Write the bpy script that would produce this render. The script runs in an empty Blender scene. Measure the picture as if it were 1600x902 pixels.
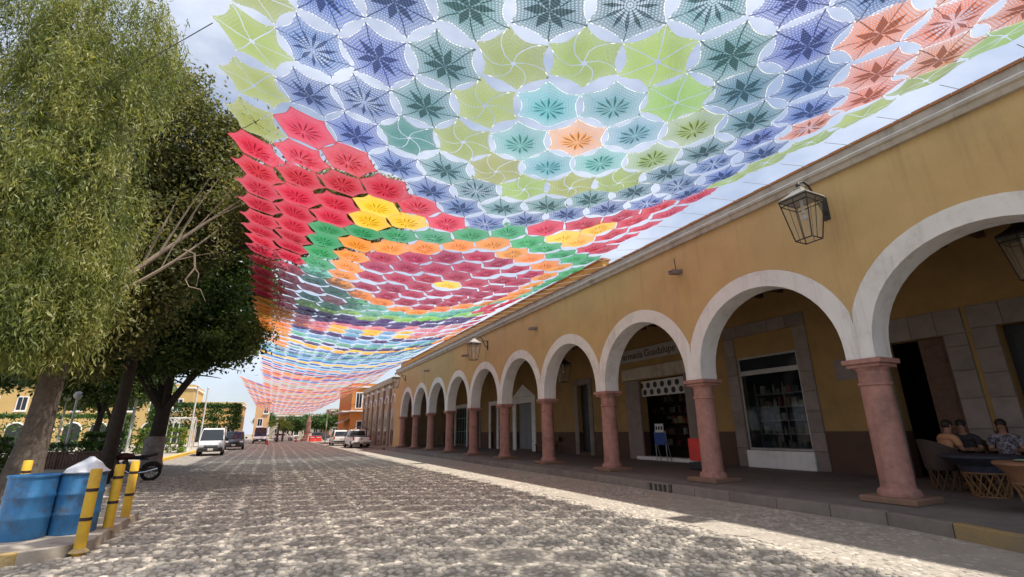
import bpy, math, random
import numpy as np
from mathutils import Matrix, Vector
random.seed(7)
rng = np.random.default_rng(7)
R = math.radians
scene = bpy.context.scene
COL = scene.collection

# ------------------------------------------------------------------ camera
cam_d = bpy.data.cameras.new("camera")
cam_d.sensor_width = 36.0
cam_d.lens = 36.0 * 740.5 / 1600.0
cam_d.clip_start = 0.05
cam_d.clip_end = 2000.0
cam = bpy.data.objects.new("camera", cam_d)
COL.objects.link(cam)
_p, _y, _r = 0.2902, 0.4577, -0.0117
fw = Vector((math.sin(_y) * math.cos(_p), math.cos(_y) * math.cos(_p), math.sin(_p)))
rt = Vector((math.cos(_y), -math.sin(_y), 0))
up = rt.cross(fw)
r2 = rt * math.cos(_r) + up * math.sin(_r)
u2 = up * math.cos(_r) - rt * math.sin(_r)
cam.matrix_world = Matrix(((r2.x, u2.x, -fw.x, 0), (r2.y, u2.y, -fw.y, 0), (r2.z, u2.z, -fw.z, 1.6), (0, 0, 0, 1)))
scene.camera = cam

# ------------------------------------------------------------------ world and sun
SUN_TO = Vector((2.2, -1.75, 5.9)).normalized()
elev = math.asin(SUN_TO.z)
azim = math.atan2(SUN_TO.x, SUN_TO.y)
world = bpy.data.worlds.new("World")
scene.world = world
world.use_nodes = True
wn, wl = world.node_tree.nodes, world.node_tree.links
wn.clear()
sky = wn.new("ShaderNodeTexSky"); sky.sky_type = 'NISHITA'; sky.sun_disc = False
sky.sun_elevation = elev; sky.sun_rotation = azim
sky.air_density = 1.0; sky.dust_density = 1.5; sky.ozone_density = 1.2
tc = wn.new("ShaderNodeTexCoord")
mp = wn.new("ShaderNodeMapping"); mp.inputs["Scale"].default_value = (1.0, 1.0, 2.2)
nz = wn.new("ShaderNodeTexNoise"); nz.inputs["Scale"].default_value = 1.9; nz.inputs["Detail"].default_value = 7; nz.inputs["Roughness"].default_value = .58
rp = wn.new("ShaderNodeValToRGB"); rp.color_ramp.elements[0].position = .36; rp.color_ramp.elements[1].position = .62
rp.color_ramp.elements[0].color = (.22, .22, .22, 1); rp.color_ramp.elements[1].color = (.97, .97, .97, 1)
mx = wn.new("ShaderNodeMix"); mx.data_type = 'RGBA'
mx.inputs["B"].default_value = (6.4, 6.9, 8.0, 1)
bg = wn.new("ShaderNodeBackground"); bg.inputs["Strength"].default_value = 0.095
wo = wn.new("ShaderNodeOutputWorld")
wl.new(tc.outputs["Generated"], mp.inputs["Vector"]); wl.new(mp.outputs[0], nz.inputs["Vector"])
wl.new(nz.outputs["Fac"], rp.inputs["Fac"]); wl.new(rp.outputs["Color"], mx.inputs["Factor"])
wl.new(sky.outputs["Color"], mx.inputs["A"]); wl.new(mx.outputs["Result"], bg.inputs["Color"])
wl.new(bg.outputs[0], wo.inputs["Surface"])
sun_d = bpy.data.lights.new("sun", 'SUN'); sun_d.energy = 4.4; sun_d.angle = R(1.1); sun_d.color = (1.0, .94, .85)
sun = bpy.data.objects.new("sun", sun_d); COL.objects.link(sun)
sun.rotation_euler = (-SUN_TO).to_track_quat('-Z', 'Y').to_euler()
sun.location = (0, 0, 40)
vs = scene.view_settings
vs.view_transform = 'Standard'; vs.look = 'None'; vs.gamma = 1.0; vs.use_curve_mapping = False
vs.exposure = 0.62
scene.cycles.use_denoising = True
scene.cycles.max_bounces = 8
scene.cycles.diffuse_bounces = 5
scene.cycles.transparent_max_bounces = 24

# ------------------------------------------------------------------ material helpers
MATS = {}
def nodes_of(name):
    m = bpy.data.materials.new(name); m.use_nodes = True
    nt = m.node_tree; nt.nodes.clear()
    out = nt.nodes.new("ShaderNodeOutputMaterial")
    return m, nt, out
def ND(nt, t, **kw):
    n = nt.nodes.new(t)
    for k, v in kw.items():
        if hasattr(n, k): setattr(n, k, v)
        else: n.inputs[k].default_value = v
    return n
def c4(c): return (c[0], c[1], c[2], 1.0)
def M(name, c1, c2=None, scale=2.0, rough=.8, bump=0.0, bscale=30.0, metal=0.0, c3=None, s3=.5, a3=.5, obj_rand=0.0, island=0.0, spec=.4, detail=6, coat=0.0, streak=0.0):
    """general surface: two colours mixed by noise, an optional large stain colour, fine bump"""
    if name in MATS: return MATS[name]
    m, nt, out = nodes_of(name)
    L = nt.links.new
    b = ND(nt, "ShaderNodeBsdfPrincipled"); L(b.outputs[0], out.inputs["Surface"])
    b.inputs["Roughness"].default_value = rough; b.inputs["Metallic"].default_value = metal
    b.inputs["Specular IOR Level"].default_value = spec
    b.inputs["Coat Weight"].default_value = coat
    geo = ND(nt, "ShaderNodeNewGeometry")
    if c2 is None: c2 = tuple(x * .82 for x in c1)
    n1 = ND(nt, "ShaderNodeTexNoise", Scale=scale, Detail=detail, Roughness=.65)
    L(geo.outputs["Position"], n1.inputs["Vector"])
    r1 = ND(nt, "ShaderNodeValToRGB"); r1.color_ramp.elements[0].position = .35; r1.color_ramp.elements[1].position = .65
    r1.color_ramp.elements[0].color = c4(c1); r1.color_ramp.elements[1].color = c4(c2)
    L(n1.outputs["Fac"], r1.inputs["Fac"])
    colr = r1.outputs["Color"]
    if c3 is not None:
        n3 = ND(nt, "ShaderNodeTexNoise", Scale=s3, Detail=8, Roughness=.7)
        L(geo.outputs["Position"], n3.inputs["Vector"])
        r3 = ND(nt, "ShaderNodeValToRGB"); r3.color_ramp.elements[0].position = .5; r3.color_ramp.elements[1].position = .68
        r3.color_ramp.elements[1].color = (a3, a3, a3, 1)
        L(n3.outputs["Fac"], r3.inputs["Fac"])
        mm = ND(nt, "ShaderNodeMix", data_type='RGBA'); mm.inputs["B"].default_value = c4(c3)
        L(r3.outputs["Color"], mm.inputs["Factor"]); L(colr, mm.inputs["A"]); colr = mm.outputs["Result"]
    if streak:
        mpg = ND(nt, "ShaderNodeMapping"); mpg.inputs["Scale"].default_value = (5.0, 5.0, .28); L(geo.outputs["Position"], mpg.inputs["Vector"])
        n4 = ND(nt, "ShaderNodeTexNoise", Scale=1.0, Detail=7, Roughness=.7); L(mpg.outputs[0], n4.inputs["Vector"])
        r4 = ND(nt, "ShaderNodeValToRGB"); r4.color_ramp.elements[0].position = .52; r4.color_ramp.elements[1].position = .74; r4.color_ramp.elements[1].color = (streak, streak, streak, 1)
        L(n4.outputs["Fac"], r4.inputs["Fac"])
        m4 = ND(nt, "ShaderNodeMix", data_type='RGBA', blend_type='MULTIPLY'); m4.inputs["B"].default_value = (.52, .47, .42, 1)
        L(r4.outputs["Color"], m4.inputs["Factor"]); L(colr, m4.inputs["A"]); colr = m4.outputs["Result"]
    if obj_rand or island:
        hs = ND(nt, "ShaderNodeHueSaturation")
        oi = ND(nt, "ShaderNodeObjectInfo")
        ad = ND(nt, "ShaderNodeMath", operation='ADD'); L(oi.outputs["Random"], ad.inputs[0]); L(geo.outputs["Random Per Island"], ad.inputs[1])
        fr = ND(nt, "ShaderNodeMath", operation='FRACT'); L(ad.outputs[0], fr.inputs[0])
        k = max(obj_rand, island)
        mr = ND(nt, "ShaderNodeMapRange"); mr.inputs["To Min"].default_value = 1 - k; mr.inputs["To Max"].default_value = 1 + k
        L(fr.outputs[0], mr.inputs["Value"]); L(mr.outputs[0], hs.inputs["Value"]); L(colr, hs.inputs["Color"]); colr = hs.outputs["Color"]
    L(colr, b.inputs["Base Color"])
    if bump:
        nb = ND(nt, "ShaderNodeTexNoise", Scale=bscale, Detail=5, Roughness=.6)
        L(geo.outputs["Position"], nb.inputs["Vector"])
        bp = ND(nt, "ShaderNodeBump", Strength=bump, Distance=.02); L(nb.outputs["Fac"], bp.inputs["Height"]); L(bp.outputs[0], b.inputs["Normal"])
    MATS[name] = m
    return m
def MG(name, col=(.02, .025, .03), rough=.06, alpha=1.0):
    """glass that mirrors its surroundings; alpha < 1 lets some of the inside show"""
    if name in MATS: return MATS[name]
    m, nt, out = nodes_of(name); L = nt.links.new
    b = ND(nt, "ShaderNodeBsdfPrincipled"); b.inputs["Base Color"].default_value = c4(col); b.inputs["Roughness"].default_value = rough
    b.inputs["Specular IOR Level"].default_value = .6
    b.inputs["Alpha"].default_value = alpha
    L(b.outputs[0], out.inputs["Surface"]); MATS[name] = m; return m
def ML(name, ca, cb, cc, trans=.35, rough=.55):
    """foliage: a colour per leaf, some light passes through"""
    m, nt, out = nodes_of(name); L = nt.links.new
    geo = ND(nt, "ShaderNodeNewGeometry")
    rp = ND(nt, "ShaderNodeValToRGB"); e = rp.color_ramp.elements
    e[0].position = 0; e[0].color = c4(ca); e[1].position = 1; e[1].color = c4(cc)
    x = e.new(.55); x.color = c4(cb)
    nn = ND(nt, "ShaderNodeTexNoise", Scale=.9, Detail=3); L(geo.outputs["Position"], nn.inputs["Vector"])
    m1 = ND(nt, "ShaderNodeMath", operation='MULTIPLY_ADD'); L(nn.outputs["Fac"], m1.inputs[0]); m1.inputs[1].default_value = 2.2; m1.inputs[2].default_value = -.85
    m2 = ND(nt, "ShaderNodeMath", operation='MULTIPLY_ADD', use_clamp=True); L(geo.outputs["Random Per Island"], m2.inputs[0]); m2.inputs[1].default_value = .6; L(m1.outputs[0], m2.inputs[2])
    L(m2.outputs[0], rp.inputs["Fac"])
    b = ND(nt, "ShaderNodeBsdfPrincipled", Roughness=rough); b.inputs["Specular IOR Level"].default_value = .35
    t = ND(nt, "ShaderNodeBsdfTranslucent")
    g = ND(nt, "ShaderNodeMix", data_type='RGBA', blend_type='MULTIPLY'); g.inputs["Factor"].default_value = 1; g.inputs["B"].default_value = (1.5, 1.5, .7, 1)
    L(rp.outputs["Color"], g.inputs["A"]); L(g.outputs["Result"], t.inputs["Color"])
    mix = ND(nt, "ShaderNodeMixShader", Fac=trans)
    L(rp.outputs["Color"], b.inputs["Base Color"]); L(b.outputs[0], mix.inputs[1]); L(t.outputs[0], mix.inputs[2]); L(mix.outputs[0], out.inputs["Surface"])
    MATS[name] = m; return m

# ------------------------------------------------------------------ mesh helpers
def wloc(o):
    v = Vector((0, 0, 0))
    while o is not None: v = v + o.location; o = o.parent
    return v
class MB:
    def __init__(s): s.v = []; s.f = []; s.m = []
    def add(s, vs_, fs, mat=0):
        n = len(s.v); s.v.extend([tuple(q) for q in vs_])
        for f in fs: s.f.append(tuple(i + n for i in f)); s.m.append(mat)
        return s
    def box(s, c, d, mat=0, rot=None, taper=1.0):
        x, y, z = d[0] / 2, d[1] / 2, d[2] / 2
        q = [(-x, -y, -z), (x, -y, -z), (x, y, -z), (-x, y, -z), (-x * taper, -y * taper, z), (x * taper, -y * taper, z), (x * taper, y * taper, z), (-x * taper, y * taper, z)]
        if rot is not None: q = [tuple(rot @ Vector(a)) for a in q]
        q = [(a[0] + c[0], a[1] + c[1], a[2] + c[2]) for a in q]
        return s.add(q, [(0, 3, 2, 1), (4, 5, 6, 7), (0, 1, 5, 4), (1, 2, 6, 5), (2, 3, 7, 6), (3, 0, 4, 7)], mat)
    def b2(s, x0, x1, y0, y1, z0, z1, mat=0):
        return s.box(((x0 + x1) / 2, (y0 + y1) / 2, (z0 + z1) / 2), (abs(x1 - x0), abs(y1 - y0), abs(z1 - z0)), mat)
    def cyl(s, p0, p1, r0, r1=None, n=10, mat=0, caps=True):
        return s.sweep([p0, p1], [r0, r0 if r1 is None else r1], n, mat, caps)
    def sweep(s, pts, rad, n=8, mat=0, caps=True):
        pts = [Vector(q) for q in pts]; k = len(pts)
        if not hasattr(rad, '__len__'): rad = [rad] * k
        ref = None; vs_ = []; fs = []
        for i in range(k):
            d = (pts[min(i + 1, k - 1)] - pts[max(i - 1, 0)]).normalized()
            if ref is None:
                ref = Vector((0, 0, 1)) if abs(d.z) < .9 else Vector((1, 0, 0))
            a = ref.cross(d).normalized() if ref.cross(d).length > 1e-5 else d.orthogonal().normalized()
            ref = d.cross(a)
            for j in range(n):
                t = 2 * math.pi * j / n
                vs_.append(pts[i] + (a * math.cos(t) + ref * math.sin(t)) * rad[i])
        for i in range(k - 1):
            for j in range(n):
                j2 = (j + 1) % n
                fs.append((i * n + j, i * n + j2, (i + 1) * n + j2, (i + 1) * n + j))
        if caps: fs.append(tuple(range(n - 1, -1, -1))); fs.append(tuple((k - 1) * n + j for j in range(n)))
        return s.add(vs_, fs, mat)
    def lathe(s, prof, c=(0, 0, 0), n=20, mat=0, caps=True, ph=0.0):
        vs_ = []; fs = []
        for r, z in prof:
            for j in range(n):
                t = 2 * math.pi * j / n + ph; vs_.append((c[0] + r * math.cos(t), c[1] + r * math.sin(t), c[2] + z))
        for i in range(len(prof) - 1):
            for j in range(n):
                j2 = (j + 1) % n; fs.append((i * n + j, i * n + j2, (i + 1) * n + j2, (i + 1) * n + j))
        if caps: fs.append(tuple(range(n - 1, -1, -1))); fs.append(tuple((len(prof) - 1) * n + j for j in range(n)))
        return s.add(vs_, fs, mat)
    def loft(s, rings, mat=0, caps=True):
        n = len(rings[0]); vs_ = [q for r in rings for q in r]; fs = []
        for i in range(len(rings) - 1):
            for j in range(n):
                j2 = (j + 1) % n; fs.append((i * n + j, i * n + j2, (i + 1) * n + j2, (i + 1) * n + j))
        if caps: fs.append(tuple(range(n - 1, -1, -1))); fs.append(tuple((len(rings) - 1) * n + j for j in range(n)))
        return s.add(vs_, fs, mat)
    def extr(s, poly, vec, mat=0):
        n = len(poly); a = [Vector(q) for q in poly]; vec = Vector(vec)
        return s.add(a + [q + vec for q in a], [tuple(range(n - 1, -1, -1)), tuple(range(n, 2 * n))] + [(i, (i + 1) % n, n + (i + 1) % n, n + i) for i in range(n)], mat)
    def ball(s, c, r, mat=0, n=10, k=6):
        if not hasattr(r, '__len__'): r = (r, r, r)
        vs_ = [(c[0], c[1], c[2] - r[2])]; fs = []
        for i in range(1, k):
            a = math.pi * i / k - math.pi / 2
            for j in range(n):
                t = 2 * math.pi * j / n; vs_.append((c[0] + r[0] * math.cos(a) * math.cos(t), c[1] + r[1] * math.cos(a) * math.sin(t), c[2] + r[2] * math.sin(a)))
        vs_.append((c[0], c[1], c[2] + r[2])); e = len(vs_) - 1
        for j in range(n): fs.append((0, 1 + (j + 1) % n, 1 + j)); fs.append((e, 1 + (k - 2) * n + j, 1 + (k - 2) * n + (j + 1) % n))
        for i in range(k - 2):
            for j in range(n):
                j2 = (j + 1) % n; fs.append((1 + i * n + j, 1 + i * n + j2, 1 + (i + 1) * n + j2, 1 + (i + 1) * n + j))
        return s.add(vs_, fs, mat)
    def build(s, name, mats, parent=None, smooth=False, bevel=0.0, seg=2):
        if not isinstance(mats, (list, tuple)): mats = [mats]
        me = bpy.data.meshes.new(name)
        off = wloc(parent)
        me.from_pydata([(a - off.x, b - off.y, c - off.z) for a, b, c in s.v], [], s.f)
        for m in mats: me.materials.append(m)
        me.polygons.foreach_set("material_index", s.m)
        if smooth:
            me.polygons.foreach_set("use_smooth", [True] * len(s.f))
            if hasattr(me, "set_sharp_from_angle"): me.set_sharp_from_angle(angle=R(38))
        me.update()
        o = bpy.data.objects.new(name, me); COL.objects.link(o)
        if parent is not None: o.parent = parent
        if bevel:
            bv = o.modifiers.new("bevel", 'BEVEL'); bv.width = bevel; bv.segments = seg; bv.limit_method = 'ANGLE'; bv.angle_limit = R(35)
        return o
def tag(o, label=None, cat=None, group=None, kind=None):
    if label: o["label"] = label
    if cat: o["category"] = cat
    if group: o["group"] = group
    if kind: o["kind"] = kind
    return o
def thing(name, label, cat, loc=(0, 0, 0), rz=0.0, group=None):
    o = bpy.data.objects.new(name, None); COL.objects.link(o); o.empty_display_size = .2
    o.location = loc; o.rotation_euler = (0, 0, rz)
    return tag(o, label, cat, group)
def copy_tree(o, parent=None):
    c = o.copy(); COL.objects.link(c); c.parent = parent
    for ch in list(o.children): copy_tree(ch, c)
    return c
def mesh_np(name, V, F, mat, parent=None, smooth=False, attrs=None):
    """big meshes from numpy: V (n,3), F (m,k)"""
    me = bpy.data.meshes.new(name)
    off = wloc(parent); V = V - np.array(off)
    me.vertices.add(len(V)); me.vertices.foreach_set("co", V.astype(np.float32).ravel())
    k = F.shape[1]
    me.loops.add(F.size); me.loops.foreach_set("vertex_index", F.astype(np.int32).ravel())
    me.polygons.add(len(F)); me.polygons.foreach_set("loop_start", np.arange(0, F.size, k, dtype=np.int32))
    if smooth: me.polygons.foreach_set("use_smooth", np.ones(len(F), bool))
    for m in (mat if isinstance(mat, (list, tuple)) else [mat]): me.materials.append(m)
    me.update(calc_edges=True); me.validate()
    o = bpy.data.objects.new(name, me); COL.objects.link(o)
    if parent is not None: o.parent = parent
    return o

# ------------------------------------------------------------------ materials
m_yellow = M("plaster_yellow", (.60, .415, .195), (.53, .365, .165), 1.1, .9, .35, 26, c3=(.46, .34, .19), s3=.45, a3=.6, streak=.32)
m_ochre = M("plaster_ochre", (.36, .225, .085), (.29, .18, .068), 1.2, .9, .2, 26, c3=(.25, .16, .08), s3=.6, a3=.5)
m_white = M("plaster_white", (.80, .785, .76), (.75, .735, .71), 1.5, .85, .25, 34, c3=(.50, .47, .43), s3=1.2, a3=.6, streak=.45)
m_cornice = M("cornice_stone", (.52, .45, .36), (.42, .36, .29), 3, .9, .3, 30, c3=(.22, .18, .14), s3=1.3, a3=.6, streak=.6)
m_orangetile = M("brick_coping", (.46, .21, .09), (.38, .17, .08), 4, .9, .4, 22)
m_pink = M("pink_cantera", (.45, .235, .19), (.35, .18, .148), 6, .92, .7, 45, c3=(.17, .11, .09), s3=2.2, a3=.75, streak=.5)
m_plinth = M("plinth_stone", (.26, .15, .10), (.20, .13, .09), 5, .9, .5, 40)
m_stone = M("grey_cantera", (.27, .22, .195), (.21, .175, .155), 3, .9, .5, 30, obj_rand=.14)
m_dado = M("brown_dado", (.10, .05, .03), (.08, .042, .027), 2, .7, .2, 20)
m_floor = M("arcade_floor", (.17, .15, .135), (.13, .115, .105), 2.2, .75, .2, 30, c3=(.09, .08, .07), s3=.8, a3=.6)
m_kerb = M("kerb_stone", (.25, .215, .185), (.19, .165, .14), 3, .9, .5, 30, obj_rand=.12)
m_kerby = M("kerb_old_yellow", (.36, .25, .09), (.26, .20, .12), 3, .9, .5, 30, c3=(.2, .17, .13), s3=2, a3=.8)
m_kerbbright = M("kerb_yellow", (.75, .43, .03), (.62, .36, .04), 3, .8, .2, 30, c3=(.4, .32, .2), s3=2, a3=.6)
m_ceil = M("ceiling", (.28, .22, .16), (.22, .17, .12), 2, .9)
m_wood = M("dark_wood", (.055, .03, .02), (.035, .02, .013), 6, .6, .2, 30)
m_wood2 = M("brown_wood", (.12, .06, .035), (.08, .04, .025), 6, .65, .3, 30)
m_black = M("black_paint", (.012, .012, .014), (.02, .02, .022), 5, .5)
m_iron = M("wrought_iron", (.018, .017, .017), (.03, .026, .023), 12, .6, .2, 50, spec=.5)
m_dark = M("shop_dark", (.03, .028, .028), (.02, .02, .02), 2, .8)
m_metal = M("aluminium", (.42, .42, .41), (.36, .36, .35), 3, .4, metal=.7)
m_glass = MG("window_glass", (.015, .02, .022), .04, .3)
m_lampglass = MG("lantern_glass", (.55, .5, .4), .1, .16)
m_carglass = MG("car_glass", (.02, .025, .03), .05)
m_ground = M("ground_dust", (.30, .26, .21), (.24, .21, .17), .6, .95, .4, 12)
m_plaza = M("plaza_concrete", (.40, .35, .29), (.32, .28, .235), 1.4, .92, .4, 25, c3=(.22, .19, .15), s3=1, a3=.6)
m_mortar = M("road_mortar", (.25, .225, .19), (.175, .16, .135), 5, .97, .6, 45, c3=(.33, .295, .245), s3=.5, a3=.7)
m_cobble = M("cobble_stone", (.47, .42, .355), (.34, .305, .26), 9, .85, .6, 60, island=.34, c3=(.30, .27, .235), s3=.4, a3=.7)
m_soil = M("planter_soil", (.06, .045, .03), (.04, .03, .02), 8, .95, .5, 20)

def cobble_far():
    m, nt, out = nodes_of("cobble_far"); L = nt.links.new
    geo = ND(nt, "ShaderNodeNewGeometry")
    v = ND(nt, "ShaderNodeTexVoronoi", Scale=7.2, Randomness=.9); v.feature = 'F1'
    v2 = ND(nt, "ShaderNodeTexVoronoi", Scale=7.2, Randomness=.9); v2.feature = 'DISTANCE_TO_EDGE'
    L(geo.outputs["Position"], v.inputs["Vector"]); L(geo.outputs["Position"], v2.inputs["Vector"])
    hs = ND(nt, "ShaderNodeSeparateColor"); L(v.outputs["Color"], hs.inputs[0])
    r = ND(nt, "ShaderNodeValToRGB"); r.color_ramp.elements[0].color = (.22, .2, .175, 1); r.color_ramp.elements[1].color = (.50, .455, .39, 1)
    L(hs.outputs[0], r.inputs["Fac"])
    e = ND(nt, "ShaderNodeValToRGB"); e.color_ramp.elements[0].position = .02; e.color_ramp.elements[1].position = .2
    L(v2.outputs["Distance"], e.inputs["Fac"])
    mx = ND(nt, "ShaderNodeMix", data_type='RGBA'); mx.inputs["A"].default_value = (.17, .155, .13, 1)
    L(e.outputs["Color"], mx.inputs["Factor"]); L(r.outputs["Color"], mx.inputs["B"])
    n = ND(nt, "ShaderNodeTexNoise", Scale=.5, Detail=6); L(geo.outputs["Position"], n.inputs["Vector"])
    hv = ND(nt, "ShaderNodeHueSaturation"); mr = ND(nt, "ShaderNodeMapRange"); mr.inputs["To Min"].default_value = .8; mr.inputs["To Max"].default_value = 1.25
    L(n.outputs["Fac"], mr.inputs["Value"]); L(mr.outputs[0], hv.inputs["Value"]); L(mx.outputs["Result"], hv.inputs["Color"])
    b = ND(nt, "ShaderNodeBsdfPrincipled", Roughness=.88)
    L(hv.outputs["Color"], b.inputs["Base Color"])
    bp = ND(nt, "ShaderNodeBump", Strength=.8, Distance=.03); L(e.outputs["Color"], bp.inputs["Height"]); L(bp.outputs[0], b.inputs["Normal"])
    L(b.outputs[0], out.inputs["Surface"]); return m
m_cobfar = cobble_far()

# ================================================================== SETTING: ground, road, pavements
tag(MB().add([(-500, -300, -.06), (500, -300, -.06), (500, 900, -.06), (-500, 900, -.06)], [(0, 1, 2, 3)]).build("ground", m_ground), kind="structure")
NEARY = 24.0
rd = MB()
rd.add([(-12, -8, 0), (10, -8, 0), (10, NEARY, 0), (-12, NEARY, 0)], [(0, 1, 2, 3)], 0)
rd.add([(-12, NEARY, 0), (10, NEARY, 0), (10, 62, 0), (14, 70, 0), (14, 150, 0), (-12, 150, 0)], [(0, 1, 2, 3, 4, 5)], 1)
road = tag(rd.build("road", [m_mortar, m_cobfar]), kind="structure")

gt = MB(); gy = [-8] + [i * .33 for i in range(137)] + [45.4]
m_gutter = M("gutter_mortar", (.40, .36, .30), (.32, .285, .24), 2.5, .95, .5, 40, c3=(.24, .215, .18), s3=.9, a3=.6)
def kx(y):            # the arcade kerb line: straight, then flaring out towards the near end
    return 9.42 if y > 5.4 else 9.42 - .145 * (5.4 - y) ** 1.75
gt.add([(6.5 + .16 * math.sin(y * 1.3) + .1 * math.sin(y * 3.7 + 1) + .06 * math.sin(y * 8.1), y, .007) for y in gy] + [(kx(y) + .02, y, .007) for y in gy], [(i, len(gy) + i, len(gy) + i + 1, i + 1) for i in range(len(gy) - 1)])
tag(gt.build("road_edge", m_gutter), kind="structure")
def px_edge(y):       # the plaza's edge towards the road
    if y < 8.95: return -60
    if y < 9.5: return -2.75 + .62 * math.sqrt(max(0, (y - 8.95) / .55))
    if y < 12.4: return -2.13
    if y < 13.0: return -2.13 - 1.8 * (y - 12.4) / .6
    if y < 18.5: return -3.95
    if y < 19.3: return -3.95 - 1.9 * (y - 18.5) / .8
    return -5.85

# ---- cobbles: rounded stones set in mortar
def stone_ring(rs, asp, ang, h, n, irr):
    t = np.arange(n) / n * 2 * np.pi
    return t
def make_cobbles():
    sp = .105
    ys = np.arange(1.6, NEARY, sp * .87)
    P = []
    for k, y in enumerate(ys):
        spy = sp * (1.0 if y < 16 else 1.0)
        xs = np.arange(max(-6.2, -.42 * y - 1.2), 9.5, spy) + (k % 2) * spy * .5
        P.append(np.stack([xs, np.full_like(xs, y)], 1))
    P = np.concatenate(P)
    P += rng.normal(0, sp * .27, P.shape); P[:, 1] += .05 * np.sin(P[:, 0] * 1.9) + .04 * np.sin(P[:, 0] * 4.3 + P[:, 1])
    lim_r = np.array([kx(y) for y in P[:, 1]]); lim_l = np.array([px_edge(y) for y in P[:, 1]])
    ok = (P[:, 0] < lim_r - .07) & (P[:, 0] > lim_l + .07)
    P = P[ok]; n = len(P)
    drop = rng.random(n) < .035
    P = P[~drop]; n = len(P)
    k = 6
    rad = sp * .5 * rng.choice([.62, .8, .95, 1.1, 1.3], n, p=[.12, .25, .3, .23, .1]) * rng.uniform(.92, 1.08, n)
    smooth_strip = (P[:, 0] > 6.5)
    h = rng.uniform(.010, .026, n); h[smooth_strip] *= .52
    # slow unevenness of the bed
    h = h + .006 * np.sin(P[:, 0] * 1.7) * np.sin(P[:, 1] * 1.3)
    track = np.exp(-((P[:, 0] - 1.2) / .35) ** 2) + np.exp(-((P[:, 0] - 2.8) / .35) ** 2); h = h * (1 - .45 * track)
    patch = np.sin(P[:, 0] * .9 + 2 * np.sin(P[:, 1] * .35)) * np.sin(P[:, 1] * .62 + 1.3); h = h * np.where(patch > .72, .35, 1.0)
    h = np.clip(h, .004, .05)
    ang = rng.uniform(0, np.pi, n); asp = rng.uniform(.72, 1.0, n)
    T = (np.arange(k) / k * 2 * np.pi)[None, :] + rng.uniform(-.2, .2, (n, k))
    irr = rng.uniform(.86, 1.14, (n, k))
    def ring(f, z):
        lx = np.cos(T) * rad[:, None] * irr * f; ly = np.sin(T) * rad[:, None] * irr * f * asp[:, None]
        ca, sa = np.cos(ang)[:, None], np.sin(ang)[:, None]
        return np.stack([P[:, 0:1] + lx * ca - ly * sa, P[:, 1:2] + lx * sa + ly * ca, np.broadcast_to(z[:, None], lx.shape)], 2)
    tilt = rng.uniform(-.1, .1, (n, 2))
    r0 = ring(1.0, np.full(n, -.004)); r1 = ring(.93, h * .62); r2 = ring(.7, h)
    for r_, f in ((r1, .6), (r2, 1)):
        r_[:, :, 2] += f * ((r_[:, :, 0] - P[:, 0:1]) * tilt[:, 0:1] + (r_[:, :, 1] - P[:, 1:2]) * tilt[:, 1:2])
    c = np.stack([P[:, 0], P[:, 1], h * 1.05], 1)[:, None, :]
    V = np.concatenate([r0, r1, r2, c], 1)     # n, 3k+1
    j = np.arange(k); j2 = (j + 1) % k
    q = np.concatenate([np.stack([j, j2, k + j2], 1), np.stack([j, k + j2, k + j], 1), np.stack([k + j, k + j2, 2 * k + j2], 1), np.stack([k + j, 2 * k + j2, 2 * k + j], 1), np.stack([2 * k + j, 2 * k + j2, np.full(k, 3 * k)], 1)], 0)
    # the 300 that show largest: nearest to the camera inside the picture
    dist = np.hypot(P[:, 0], P[:, 1])
    inview = (P[:, 1] > 2.9) & (np.arctan2(P[:, 0], P[:, 1]) > -.30) & (np.arctan2(P[:, 0], P[:, 1]) < 1.2)
    near = np.argsort(np.where(inview, dist, 1e9))[:300]
    mask = np.ones(n, bool); mask[near] = False
    Vf = V[mask].reshape(-1, 3); nf = mask.sum()
    F = (q[None] + (np.arange(nf) * (3 * k + 1))[:, None, None]).reshape(-1, 3)
    o = mesh_np("cobbles", Vf, F, m_cobble, road, smooth=True); tag(o, kind="stuff")
    # the nearest stones one by one, sharing twelve shapes
    shapes = []
    for s_ in range(12):
        i = near[s_ * 20]
        v = V[i] - np.array([P[i, 0], P[i, 1], 0]); me = bpy.data.meshes.new("cobble")
        me.from_pydata([tuple(a) for a in v], [], [tuple(int(b) for b in a) for a in q]); me.materials.append(m_cobble)
        me.polygons.foreach_set("use_smooth", [True] * len(q)); shapes.append((me, rad[i]))
    for c_, i in enumerate(near):
        me, r_ = shapes[c_ % 12]
        ob = bpy.data.objects.new("cobble", me); COL.objects.link(ob); ob.parent = road
        ob.location = (P[i, 0], P[i, 1], 0); ob.rotation_euler = (0, 0, random.uniform(0, 6.28)); s_ = rad[i] / r_; ob.scale = (s_, s_, random.uniform(.8, 1.2))
make_cobbles()

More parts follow.
